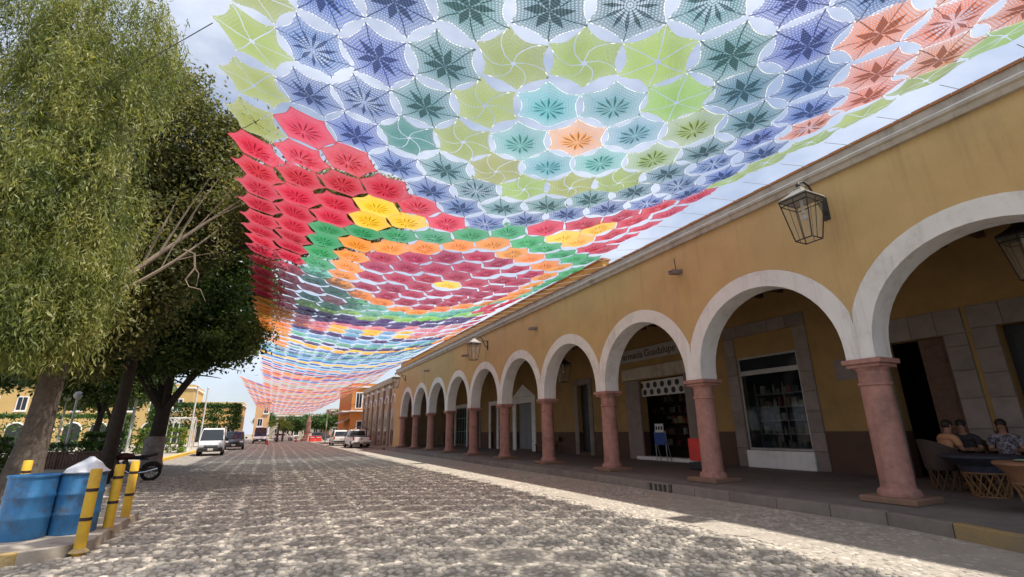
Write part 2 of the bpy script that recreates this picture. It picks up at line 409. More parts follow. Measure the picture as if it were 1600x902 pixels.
# ---- the arcade's pavement with its kerbstones
def floor_z(x): return .22 + .06 * min(1, max(0, (x - 9.42) / .7))
sw = MB(); ysw = [-8, 0] + [0.5 * i for i in range(1, 12)] + [8, 10.0, 10.9, 20, 30, 45.5]
vv = []; ff = []
for i, y in enumerate(ysw):
    e = kx(y) + .17
    vv += [(e, y, .218), (max(10.0, e + .3), y, .28), (15.6, y, .30)]
for i in range(len(ysw) - 1):
    a = i * 3; ff += [(a, a + 1, a + 4, a + 3), (a + 1, a + 2, a + 5, a + 4)]
sw.add(vv, ff)
sidewalk = tag(sw.build("sidewalk", m_floor), kind="structure")
yk = -2.0; kk = 0
while yk < 45:
    L_ = random.uniform(.85, 1.25)
    if 9.6 < yk < 10.1: yk = 10.1
    y1 = min(yk + L_, 45.4)
    if yk < 10.0 and y1 > 10.0: y1 = 10.0
    if 10.0 <= yk < 10.7 or (yk < 10.0 and y1 > 10.69): pass
    g = .006; x0, x1 = kx(yk + g), kx(y1 - g); dz = random.uniform(-.004, .004)
    if not (abs(yk - 10.1) < .01):
        k_ = MB().extr([(x0, yk + g, -.02), (x0 + .17, yk + g, -.02), (x0 + .17, yk + g, .222 + dz), (x0 + .012, yk + g, .216 + dz)], (x1 - x0, y1 - yk - 2 * g, 0))
        k_.build("kerbstone", m_kerby if y1 < 4.5 else m_kerb, sidewalk, bevel=.012)
    else:
        y1 = 10.9
        MB().b2(9.53, 9.59, yk, y1, 0, .20).build("drain_recess", m_black, sidewalk)
        MB().b2(9.42, 9.59, yk, y1, .175, .222).build("drain_lintel", m_kerb, sidewalk, bevel=.01)
        for q in range(5): MB().b2(9.42, 9.53, yk + .02 + q * .175, yk + .085 + q * .175, 0, .175).build("drain_bar", m_kerb, sidewalk)
    yk = y1; kk += 1

# ---- the plaza on the left, raised behind a kerb
pl = MB(); yy = [8.95, 8.97, 9.0, 9.05, 9.12, 9.2, 9.35, 9.5, 10, 11, 12, 12.4, 13.0, 18.5, 19.3, 28, 46, 120]
pl.add([(-60, y, .15) for y in yy] + [(max(px_edge(y), -2.75 if y < 9 else -60), y, .15) for y in yy], [(i, len(yy) + i, len(yy) + i + 1, i + 1) for i in range(len(yy) - 1)])
n0 = len(yy)
edge = [(-60, 8.95)] + [(max(px_edge(y), -2.75 if y < 9 else -60), y) for y in yy]
pl.add([(x, y, .15) for x, y in edge] + [(x, y, -.03) for x, y in edge], [(i, len(edge) + i, len(edge) + i + 1, i + 1) for i in range(len(edge) - 1)])
plaza = tag(pl.build("plaza_pavement", m_plaza), kind="structure")
for y0 in np.arange(33, 60, 3.0):
    MB().b2(-5.85, -5.62, y0, y0 + 2.97, -.02, .19).build("kerbstone", m_kerbbright, plaza, bevel=.02)
# old yellow paint on the corner kerb
for a, b in (((-4.6, 8.93), (-3.4, 8.93)), ((-3.37, 8.93), (-2.75, 8.93))):
    MB().b2(a[0], b[0], a[1] - .012, a[1] + .12, -.02, .156).build("kerbstone", m_kerby, plaza, bevel=.015)
for i in range(5):
    t0, t1 = 9.0 + i * .1, 9.0 + (i + 1) * .1 - .01

# ================================================================== THE ARCADE
D = 10.11; TH = .54; Y1 = 5.27; S = 4.19; ZC = 2.84; ZS = 3.0; RI = 1.83; RO = 2.21; ZK = 6.70
I0, I1 = -3, 9
arc = thing("arcade_building", "long ochre arcade with white arches on pink stone columns along the street", "building", (D, 20, .28))
col_y = [Y1 + S * i for i in range(I0, I1 + 1)]
NA = 26
def arch_pts(yc, r, z0=ZS): return [(yc + r * math.cos(math.pi * k / NA), z0 + r * math.sin(math.pi * k / NA)) for k in range(NA + 1)]
# wall above the arches
w = MB()
for i in range(len(col_y) - 1):
    yc = (col_y[i] + col_y[i + 1]) / 2
    A = arch_pts(yc, RI + .04)
    top = [(yc + 2.095 * math.cos(math.pi * k / NA) / max(abs(math.cos(math.pi * k / NA)), abs(math.sin(math.pi * k / NA))), 0) for k in range(NA + 1)]
    for xx, fl in ((D, 1), (D + TH, -1)):
        vs_ = []; fs = []
        for k in range(NA + 1):
            a = math.pi * k / NA; c, s_ = math.cos(a), math.sin(a)
            # outer boundary of the bay: rectangle from the springing up to the cornice
            tz = ZK - ZS
            f = min(2.095 / max(abs(c), 1e-6), tz / max(abs(s_), 1e-6))
            vs_ += [(xx, A[k][0], A[k][1]), (xx, yc + f * c, ZS + f * s_)]
        for k in range(NA):
            q = (2 * k, 2 * k + 1, 2 * k + 3, 2 * k + 2); fs.append(q if fl > 0 else q[::-1])
        w.add(vs_, fs)
        # fill the two corners of the bay that the fan misses
        for sg in (-1, 1):
            ks = [k for k in range(NA + 1) if (math.cos(math.pi * k / NA) * sg) > 0]
            ca = math.atan2(ZK - ZS, 2.095)
            kk_ = None
            seq = range(NA) if sg > 0 else range(NA - 1, -1, -1)
            for k in range(NA):
                a0, a1 = math.pi * k / NA, math.pi * (k + 1) / NA
                cc_ = ca if sg > 0 else math.pi - ca
                if a0 < cc_ < a1:
                    def ob(a):
                        c, s_ = math.cos(a), math.sin(a); f = min(2.095 / max(abs(c), 1e-6), (ZK - ZS) / max(abs(s_), 1e-6)); return (xx, yc + f * c, ZS + f * s_)
                    w.add([ob(a0), (xx, yc + sg * 2.095, ZK), ob(a1)], [(0, 1, 2) if fl > 0 else (2, 1, 0)])
w.b2(D, D + TH, col_y[-1], 45.4, .28, ZK)      # solid pier at the far end
w.b2(D, D + TH, -20, col_y[0], .28, ZK)
wall = w.build("facade_wall", m_yellow, arc)
# the white archivolts with their soffits
for i in range(len(col_y) - 1):
    yc = (col_y[i] + col_y[i + 1]) / 2
    r_ = MB(); xf = D - .022; xb = D + TH + .01
    inn = []; outr = []
    for k in range(-1, NA + 2):
        if k == -1: inn.append((yc + RI, ZC)); outr.append((yc + 2.094, ZC)); continue
        if k == NA + 1: inn.append((yc - RI, ZC)); outr.append((yc - 2.094, ZC)); continue
        a = math.pi * k / NA; c, s_ = math.cos(a), math.sin(a); ro = min(RO, 2.094 / max(abs(c), 1e-6))
        inn.append((yc + RI * c, ZS + RI * s_)); outr.append((yc + ro * c, ZS + ro * s_))
    n = len(inn)
    vs_ = [(xf, *q) for q in inn] + [(xf, *q) for q in outr] + [(xb, *q) for q in inn] + [(xb, *q) for q in outr] + [(D + .001, *q) for q in outr]
    fs = []
    for k in range(n - 1):
        fs += [(k, n + k, n + k + 1, k + 1), (k + 1, 2 * n + k + 1, 2 * n + k, k), (2 * n + k, 2 * n + k + 1, 3 * n + k + 1, 3 * n + k), (n + k, 4 * n + k, 4 * n + k + 1, n + k + 1)]
    r_.add(vs_, fs)
    r_.build("arch", m_white, arc, smooth=True)
# columns
cb = MB()
c_me = {}
def column(y, first):
    c = thing_part("column", arc, (D + TH / 2, y, .28))
    return c
def thing_part(name, parent, loc):
    o = bpy.data.objects.new(name, None); COL.objects.link(o); o.parent = parent; o.location = Vector(loc) - wloc(parent); return o
shaft_me = plinth_me = cap_me = None
for q, y in enumerate(col_y):
    loc = Vector((D + TH / 2, y, .28))
    if q == 0:
        sh = MB().lathe([(.33, .10), (.335, .16), (.31, .215), (.27, .235), (.262, .30), (.257, 1.0), (.248, 2.02), (.246, 2.05), (.272, 2.065), (.278, 2.09), (.27, 2.115), (.246, 2.125), (.246, 2.33), (.27, 2.36), (.285, 2.40)], (0, 0, 0), 28)
        s0 = sh.build("column", m_pink, None, smooth=True)
        p0 = MB().box((0, 0, .05), (.92, .92, .105)).build("plinth", m_plinth, None, bevel=.02)
        a0 = MB().box((0, 0, 2.43), (.60, .60, .07)).box((0, 0, 2.512), (.70, .70, .095)).build("capital", m_pink, None, bevel=.015)
        o = s0; p0.parent = o; a0.parent = o
    else:
        o = s0.copy(); COL.objects.link(o)
        for ch in (p0, a0):
            k_ = ch.copy(); COL.objects.link(k_); k_.parent = o
    o.parent = arc; o.location = loc - wloc(arc); o.rotation_euler = (0, 0, 0)
# cornice: two mouldings, a parapet, a brick coping
def strip(name, prof, mat, y0=-20.0, y1=45.6, bevel=0.0):
    return MB().extr([(x, y0, z) for x, z in prof], (0, y1 - y0, 0)).build(name, mat, arc, bevel=bevel)
strip("cornice", [(D - .02, ZK), (D - .10, ZK), (D - .12, ZK + .10), (D - .16, ZK + .13), (D - .16, ZK + .19), (D + .3, ZK + .19), (D + .3, ZK)], m_cornice)
strip("cornice", [(D - .05, ZK + .192), (D - .09, ZK + .192), (D - .09, ZK + .25), (D + .3, ZK + .25), (D + .3, ZK + .192)], m_white)
strip("parapet", [(D - .03, ZK + .252), (D - .03, ZK + .43), (D + .3, ZK + .43), (D + .3, ZK + .252)], m_cornice)
for y in np.arange(-20, 45.5, .305):
    if y > 1.0 and y < 24:
        MB().b2(D - .065, D + .31, y, y + .295, ZK + .432, ZK + .485 + random.uniform(-.006, .006)).build("coping_brick", m_orangetile, arc)
strip("coping", [(D - .06, ZK + .432), (D - .06, ZK + .48), (D + .31, ZK + .48), (D + .31, ZK + .432)], m_orangetile, 24.02, 45.6)
strip("coping", [(D - .06, ZK + .432), (D - .06, ZK + .48), (D + .31, ZK + .48), (D + .31, ZK + .432)], m_orangetile, -20, .98)
# raised yellow parapet over the far half
m_yel2 = M("parapet_yellow", (.62, .36, .10), (.52, .30, .09), 1.2, .9, .2, 26)
MB().b2(D + .42, D + .7, 13.6, 45.6, ZK + .2, ZK + 1.02).build("upper_parapet", m_yel2, arc)
MB().b2(D + .37, D + .75, 13.55, 45.6, ZK + 1.022, ZK + 1.09).build("upper_coping", m_orangetile, arc)
MB().b2(D + .3, 22, -20, 45.6, ZK - .25, ZK + .16).build("roof", m_ceil, arc)
# ceiling beams over the walk
for y in np.arange(-6, 45, .75):
    MB().b2(D + TH + .02, 15, y, y + .14, 5.95, 6.15).build("ceiling_beam", m_wood2, arc)
MB().b2(D + TH + .01, 15, -20, 45.6, 6.16, 6.22).build("ceiling", m_ceil, arc)
# water spouts
for y in (9.52, 18.1, 26.64, 34.7):
    MB().extr([(D + .05, y - .1, 5.86), (D + .05, y + .1, 5.86), (D + .05, y + .1, 5.98), (D + .05, y + .05, 5.99), (D + .05, y + .05, 5.90), (D + .05, y - .05, 5.90), (D + .05, y - .05, 5.99), (D + .05, y - .1, 5.98)], (-.42, 0, -.05)).build("water_spout", m_stone, arc, bevel=.01)
MB().cyl((D - .22, 9.46, 5.95), (D - .24, 9.46, 6.28), .012, n=6).build("rod", m_iron, arc)

# ---- rear wall with its openings
XB = 15.0; ZT = 6.2
openings = [  # y0, y1, z0, z1
    (-2.2, -.8, .3, 3.8), (.4, 1.8, .3, 3.8), (3.25, 4.8, .3, 3.83), (5.82, 7.15, .3, 3.76), (9.68, 11.97, .86, 4.0), (14.55, 17.3, .42, 3.72),
    (21.38, 22.42, .46, 3.92), (27.75, 30.0, .4, 3.3), (33.2, 34.3, .35, 3.4), (36.6, 37.6, .4, 3.4), (39.5, 42.2, .4, 3.5)]
def rear_wall(y0, y1, z0, z1, mat, name):
    ys = sorted({y0, y1} | {v for o in openings for v in o[:2] if y0 < v < y1}); zs = sorted({z0, z1} | {v for o in openings for v in o[2:] if z0 < v < z1})
    b = MB()
    for a in range(len(ys) - 1):
        run = None
        for c in range(len(zs) - 1):
            ym, zm = (ys[a] + ys[a + 1]) / 2, (zs[c] + zs[c + 1]) / 2
            if any(o[0] < ym < o[1] and o[2] < zm < o[3] for o in openings): continue
            b.add([(XB, ys[a], zs[c]), (XB, ys[a + 1], zs[c]), (XB, ys[a + 1], zs[c + 1]), (XB, ys[a], zs[c + 1])], [(0, 3, 2, 1)])
    for o in openings:
        za, zb = max(o[2], z0), min(o[3], z1)
        if za >= zb: continue
        for y in (o[0], o[1]): b.add([(XB, y, za), (XB + .35, y, za), (XB + .35, y, zb), (XB, y, zb)], [(0, 1, 2, 3)])
        if o[3] <= z1 and o[3] > z0: b.add([(XB, o[0], o[3]), (XB + .35, o[0], o[3]), (XB + .35, o[1], o[3]), (XB, o[1], o[3])], [(0, 1, 2, 3)])
        if o[2] >= z0 and o[2] < z1: b.add([(XB, o[0], o[2]), (XB + .35, o[0], o[2]), (XB + .35, o[1], o[2]), (XB, o[1], o[2])], [(0, 1, 2, 3)])
    b.build(name, mat, arc)
rear_wall(-20, 45.6, 1.46, ZT, m_ochre, "rear_wall")
rear_wall(-20, 45.6, .0, 1.46, m_dado, "dado")
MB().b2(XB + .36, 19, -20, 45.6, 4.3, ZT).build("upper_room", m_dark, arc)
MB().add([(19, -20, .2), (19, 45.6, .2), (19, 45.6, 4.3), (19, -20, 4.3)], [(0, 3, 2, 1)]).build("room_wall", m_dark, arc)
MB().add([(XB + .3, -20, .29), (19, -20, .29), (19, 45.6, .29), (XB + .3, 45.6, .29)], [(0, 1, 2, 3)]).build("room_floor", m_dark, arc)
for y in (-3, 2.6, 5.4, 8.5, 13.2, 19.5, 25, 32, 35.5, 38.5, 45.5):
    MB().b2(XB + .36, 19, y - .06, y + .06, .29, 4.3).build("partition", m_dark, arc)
# stone surrounds built of blocks, standing 5 cm proud
def surround(y0, y1, z0, z1, wd, head, mat=None, step=.62, sill=False):
    mat = mat or m_stone
    for sg, yy0, yy1 in ((-1, y0 - wd, y0), (1, y1, y1 + wd)):
        z = z0
        while z < z1 - .02:
            z2 = min(z + step * random.uniform(.85, 1.15), z1)
            if z1 - z2 < .2: z2 = z1
            MB().b2(XB - .05 - random.uniform(0, .008), XB + .04, yy0 + .004, yy1 - .004, z + .005, z2 - .005).build("stone_block", mat, arc, bevel=.008)
            z = z2
    n = max(3, int((y1 - y0 + 2 * wd) / .55)); ya, yb = y0 - wd, y1 + wd
    for k in range(n):
        MB().b2(XB - .055, XB + .04, ya + (yb - ya) * k / n + .004, ya + (yb - ya) * (k + 1) / n - .004, z1 + .003, z1 + head).build("lintel_block", mat, arc, bevel=.008)
surround(5.82, 7.15, .3, 3.76, .46, .62)
surround(3.25, 4.8, .3, 3.83, .46, .55)
surround(.4, 1.8, .3, 3.8, .46, .55)
surround(9.68, 11.97, .3, 4.75, .44, .42)
surround(21.38, 22.42, .3, 3.92, .34, .32)
surround(27.75, 30.0, .3, 3.3, .5, .42, m_white)
MB().extr([(XB - .06, 27.3, 3.74), (XB - .06, 30.5, 3.74), (XB - .06, 28.88, 4.55)], (.08, 0, 0)).build("pediment", m_white, arc)
surround(33.2, 34.3, .3, 3.4, .35, .3, m_white)
surround(36.6, 37.6, .3, 3.4, .3, .3)
surround(39.5, 42.2, .3, 3.5, .3, .3, m_white)
MB().b2(XB - .02, XB + .02, 9.69, 11.96, 4.06, 4.74).build("panel", m_ochre, arc)
# shop window: frame, panes, sill block
fr = MB()
for a in ((9.68, 9.75, .86, 4.0), (11.9, 11.97, .86, 4.0), (9.75, 11.9, .86, .93), (9.75, 11.9, 3.93, 4.0), (9.75, 11.9, 3.36, 3.52)): fr.b2(XB + .02, XB + .09, *a)
sw_ = fr.build("shop_window", m_metal, arc, bevel=.006)
MB().b2(XB + .05, XB + .058, 9.75, 11.9, .93, 3.36).build("pane", m_glass, sw_)
MB().b2(XB + .05, XB + .058, 9.75, 11.9, 3.52, 3.93).build("pane", m_carglass, sw_)
MB().b2(XB - .12, XB + .04, 9.64, 12.0, .3, .85).build("window_sill", m_white, arc, bevel=.02)
# pharmacy: jambs, lintel, threshold, sign, valance
MB().b2(XB - .09, XB + .04, 17.3, 18.25, .3, 3.72).build("jamb", m_stone, arc, bevel=.02)
MB().b2(XB - .09, XB + .04, 14.1, 14.55, .3, 3.72).build("jamb", m_stone, arc, bevel=.02)
MB().b2(XB - .13, XB + .04, 14.0, 18.4, 3.76, 4.3).build("lintel", m_cornice, arc, bevel=.03)
MB().b2(XB - .25, XB + .3, 14.3, 17.6, .3, .44).build("threshold", m_white, arc, bevel=.015)
m_sign = M("sign_board", (.40, .37, .34), (.36, .33, .30), 3, .7)
m_signtx = M("sign_letters", (.05, .04, .04), (.06, .05, .05), 3, .6)
sg = MB().b2(XB - .14, XB - .06, 14.55, 18.55, 4.58, 5.16).build("sign_board", m_sign, arc, bevel=.01)
def text_mesh(s, size, mat, parent, loc, rot, name="lettering", ext=.006, width=None):
    cu = bpy.data.curves.new("t", 'FONT'); cu.body = s; cu.size = size; cu.extrude = ext; cu.align_x = 'CENTER'; cu.align_y = 'CENTER'
    t = bpy.data.objects.new("t", cu); COL.objects.link(t)
    bpy.context.view_layer.update()
    me = bpy.data.meshes.new_from_object(t.evaluated_get(bpy.context.evaluated_depsgraph_get()))
    bpy.data.objects.remove(t)
    o = bpy.data.objects.new(name, me); me.materials.clear(); me.materials.append(mat); COL.objects.link(o)
    if width:
        xs = [v.co.x for v in me.vertices]; k = width / (max(xs) - min(xs))
        for v in me.vertices: v.co.x *= k
    o.parent = parent; o.location = Vector(loc) - wloc(parent); o.rotation_euler = rot; return o
text_mesh("Farmacia Guadalupe", .46, m_signtx, sg, (XB - .148, 16.55, 4.86), (R(90), 0, R(-90)), width=3.6)
m_val = M("valance_white", (.55, .53, .5), (.48, .46, .44), 4, .7)
vl = MB().b2(XB + .06, XB + .075, 14.6, 17.25, 2.98, 3.66).build("valance", m_val, arc)
dots = MB()
for r_ in range(2):
    for q in range(6):
        yy_ = 14.85 + q * .44 + (r_ % 2) * .2; zz = 3.16 + r_ * .3
        MB().add([(XB + .056, yy_ + .13 * math.cos(t), zz + .13 * math.sin(t)) for t in [k * math.pi / 6 for k in range(12)]], [tuple(range(12))[::-1]]).build("dot", m_black, vl)
# doors
def door(y0, y1, z0, z1, mat, leaves=1, x=XB + .2, panels=3):
    for l in range(leaves):
        a = y0 + (y1 - y0) * l / leaves; b = y0 + (y1 - y0) * (l + 1) / leaves
        d = MB().b2(x, x + .06, a + .01, b - .01, z0, z1 - .01).build("door", mat, arc, bevel=.006)
        for p in range(panels):
            za = z0 + .12 + (z1 - z0 - .2) * p / panels; zb = za + (z1 - z0 - .2) / panels - .1
            MB().b2(x - .018, x, a + .12, b - .12, za, zb).build("door_panel", mat, d, bevel=.012)
        MB().ball((x - .05, b - .1, z0 + 1.0), .03, n=8, k=5).build("handle", m_metal, d, smooth=True)
door(5.82, 6.45, .3, 3.76, m_wood2, 1, XB + .12)
door(3.25, 4.8, .3, 3.83, m_black, 2, XB + .3)
door(.4, 1.8, .3, 3.8, m_wood, 2, XB + .25)
door(21.38, 22.42, .46, 3.92, m_black, 1, XB + .22)
m_greydoor = M("grey_door", (.22, .22, .24), (.18, .18, .20), 3, .6)
door(27.75, 30.0, .4, 3.3, m_greydoor, 2, XB + .2)
door(33.2, 34.3, .35, 3.4, m_wood2, 1)
door(36.6, 37.6, .4, 3.4, m_wood, 1)
m_greenf = M("green_frame", (.16, .28, .22), (.13, .23, .19), 3, .6)
gf = MB()
for k in range(5): gf.b2(XB + .06, XB + .12, 39.5 + k * .66, 39.58 + k * .66, .4, 3.5)
for z in (.4, 1.5, 2.6, 3.42): gf.b2(XB + .07, XB + .11, 39.5, 42.2, z, z + .07)
gd = gf.build("glazed_door", m_greenf, arc); MB().b2(XB + .085, XB + .09, 39.55, 42.15, .45, 3.45).build("pane", m_carglass, gd)
MB().b2(XB - .02, XB, 7.75, 8.6, 2.9, 3.5).build("plaque", m_stone, arc, bevel=.01)
for y in (7.9, 8.35): MB().lathe([(.09, 0), (.12, .03), (.09, .06), (.03, .08)], (0, 0, 0), 12).build("meter", m_stone, arc).matrix_local = Matrix.Translation(Vector((XB - .01, y, 2.45)) - wloc(arc)) @ Matrix.Rotation(R(-90), 4, 'Y')

# ---- goods behind the shop window
cols_goods = [(.45, .42, .36), (.32, .34, .28), (.10, .2, .12), (.5, .48, .45), (.2, .12, .08), (.08, .12, .2), (.4, .3, .12), (.25, .05, .05)]
m_goods = [M("goods_%d" % i, c, None, 4, .5) for i, c in enumerate(cols_goods)]
sh = thing("display_shelf", "glass display shelf standing behind the large shop window", "shelf", (15.9, 10.8, .3))
for z in (.9, 1.35, 1.8, 2.25, 2.7): MB().b2(15.65, 16.1, 9.75, 11.9, z, z + .03).build("shelf_board", m_metal, sh)
for y in (9.76, 10.8, 11.88): MB().b2(15.62, 15.66, y - .015, y + .015, .3, 3.1).build("upright", m_metal, sh)
names = ["boxed goods", "pale jar", "green bottle", "white carton", "brown tin", "blue packet", "straw doll", "red packet"]
kq = 0
for zi, z in enumerate((.93, 1.38, 1.83, 2.28, 2.73)):
    y = 9.85
    while y < 11.75:
        t = random.randrange(8); wd = random.uniform(.1, .2); hh = random.uniform(.15, .34)
        g = MB()
        if t in (1, 2): g.lathe([(wd * .4, 0), (wd * .42, hh * .6), (wd * .2, hh * .75), (wd * .18, hh)], (15.8, y + wd / 2, z), 10)
        else: g.box((15.8, y + wd / 2, z + hh / 2), (.14, wd, hh), taper=random.uniform(.85, 1))
        o = g.build("shop_goods", m_goods[t], None, smooth=t in (1, 2))
        tag(o, "%s on the %s shelf behind the large shop window" % (names[t], ("lowest", "second lowest", "middle", "second highest", "highest")[zi]), "goods", "goods in the shop window")
        y += wd + random.uniform(.02, .14); kq += 1
# pharmacy interior shelf and placards at its door
ph = thing("pharmacy_shelf", "dark shelving with small pale boxes inside the pharmacy", "shelf", (17.5, 16, .3))
MB().b2(17.6, 17.7, 13.4, 19.2, .3, 3.4).build("back_panel", m_wood, ph)
for z in (.8, 1.3, 1.8, 2.3, 2.8): MB().b2(17.2, 17.6, 13.4, 19.2, z, z + .03).build("shelf_board", m_wood2, ph)
for i in range(70):
    zz = random.choice((.83, 1.33, 1.83, 2.33, 2.83)); y = random.uniform(13.6, 19); hh = random.uniform(.15, .35)
    MB().b2(17.25, 17.4, y, y + random.uniform(.1, .3), zz, zz + hh).build("medicine_box", random.choice(m_goods), ph)
m_blue = M("placard_blue", (.02, .06, .25), (.025, .07, .28), 3, .6)
m_paper = M("paper_white", (.62, .62, .62), (.55, .55, .56), 6, .7)
pc = thing("notice_stand", "white notice stand with a blue panel in the pharmacy doorway", "sign stand", (14.5, 15.75, .3))
st = MB()
for y in (15.45, 16.05): st.cyl((14.5, y, .3), (14.5, y, 1.5), .018, n=6); st.cyl((14.72, y, .3), (14.5, y, 1.45), .015, n=6)
st.build("frame", m_metal, pc)
MB().b2(14.47, 14.49, 15.43, 16.07, .95, 1.42).build("panel", m_blue, pc)
p_ = MB().b2(14.47, 14.49, 15.5, 15.98, 1.44, 1.78).build("notice", m_paper, pc)
for k in range(3): MB().b2(14.464, 14.469, 15.54 + k * .15, 15.64 + k * .15, 1.54, 1.68).build("printed_block", m_black, p_)
m_red = M("red_plastic", (.62, .035, .02), (.5, .03, .02), 3, .5)
rb = thing("red_banner_stand", "bright red banner stand beside the second nearest column", "sign stand", (12.6, 12.05, .3), R(20))
MB().box((12.6, 12.05, .92), (.05, .52, .7)).build("panel", m_red, rb, bevel=.01)
MB().box((12.6, 12.05, .42), (.3, .5, .22)).build("foot", m_black, rb, bevel=.02)
bench_y = 25.2
bn = thing("wooden_bench", "low wooden bench against the rear wall between two far doors", "bench", (14.5, 25.2, .3))
MB().b2(14.3, 14.75, 24.2, 26.2, .72, .78).build("seat", m_wood2, bn, bevel=.01)
MB().b2(14.76, 14.8, 24.2, 26.2, .95, 1.25).build("backrest", m_wood2, bn, bevel=.01)
for y in (24.3, 26.1):
    for x in (14.34, 14.72): MB().b2(x - .03, x + .03, y - .03, y + .03, .3, .72).build("leg", m_wood2, bn)

# ---- lanterns on wall brackets
def lantern(name, label, X, Y, zt, hang=False, group="wall lanterns of the arcade"):
    t = thing(name, label, "lantern", (X, Y, zt - 1.25), 0, group)
    cap = MB().lathe([(.43, 0), (.42, .03), (.24, .13), (.12, .22), (.10, .27), (.05, .29)], (X, Y, zt - .33), 4, caps=True, ph=R(45)).build("cap", m_iron if hang else M("lantern_cap", (.30, .28, .26), (.22, .2, .19), 6, .5), t)
    MB().ball((X, Y, zt), .05, n=8, k=6).build("finial", m_iron, t, smooth=True)
    f = MB(); zt2, zb = zt - .34, zt - 1.22; a, b = .29, .17
    for sx, sy in ((-1, -1), (1, -1), (1, 1), (-1, 1)):
        f.cyl((X + sx * a, Y + sy * a, zt2), (X + sx * b, Y + sy * b, zb), .013, n=5)
    for r_, z in ((a, zt2), (b, zb), (a * .93, zt2 - .1)):
        pts = [(X - r_, Y - r_, z), (X + r_, Y - r_, z), (X + r_, Y + r_, z), (X - r_, Y + r_, z)]
        for k in range(4): f.cyl(pts[k], pts[(k + 1) % 4], .013, n=5)
    for sx, sy in ((0, -1), (1, 0), (0, 1), (-1, 0)): f.cyl((X + sx * a, Y + sy * a, zt2), (X + sx * b, Y + sy * b, zb), .008, n=4)
    f.build("frame", m_iron, t)
    g = MB(); a2, b2_ = a - .012, b - .012
    cs = [(-1, -1), (1, -1), (1, 1), (-1, 1)]
    for k in range(4):
        p, q = cs[k], cs[(k + 1) % 4]
        g.add([(X + p[0] * b2_, Y + p[1] * b2_, zb), (X + q[0] * b2_, Y + q[1] * b2_, zb), (X + q[0] * a2, Y + q[1] * a2, zt2), (X + p[0] * a2, Y + p[1] * a2, zt2)], [(0, 1, 2, 3)])
    g.build("pane", m_lampglass, t)
    MB().cyl((X, Y, zt2), (X, Y, zt2 - .3), .03, n=8).ball((X, Y, zt2 - .38), .07, n=8, k=6).build("bulb", m_paper, t, smooth=True)
    br = MB()
    if hang: br.cyl((X, Y, zt), (X, Y, 5.95), .012, n=5)
    else:
        br.sweep([(D, Y, zt - .52), (D - .15, Y, zt - .42), (D - .3, Y, zt - .12), (D - .45, Y, zt + .08), (D - .62, Y, zt + .13), (X, Y, zt + .05)], .022, 6)
        br.sweep([(D, Y, zt - .2), (D - .12, Y, zt - .16), (D - .28, Y, zt - .14)], .018, 6)
        br.box((D - .012, Y, zt - .38), (.03, .13, .5))
        br.sweep([(D - .3, Y, zt - .12), (D - .38, Y, zt - .22), (D - .32, Y, zt - .28), (D - .27, Y, zt - .22)], .014, 5)
    br.build("bracket", m_iron, t, smooth=True)
    return t
lantern("wall_lantern", "nearest iron wall lantern above the big arch with pale cap", 9.3, 5.32, 6.42)
lantern("wall_lantern", "second iron wall lantern farther along the arcade facade", 9.3, 23.6, 6.42)
lantern("wall_lantern", "farthest iron wall lantern near the arcade's far end", 9.3, 41.8, 6.42)
lantern("hanging_lantern", "dark lantern hanging inside the nearest arch at the right edge", 12.7, 3.3, 5.45, True, "lanterns hanging in the walk")
lantern("hanging_lantern", "dark lantern hanging inside the fourth arch", 12.7, 20.15, 5.05, True, "lanterns hanging in the walk")
lantern("hanging_lantern", "dark lantern hanging inside the sixth arch", 12.7, 27.2, 5.2, True, "lanterns hanging in the walk")

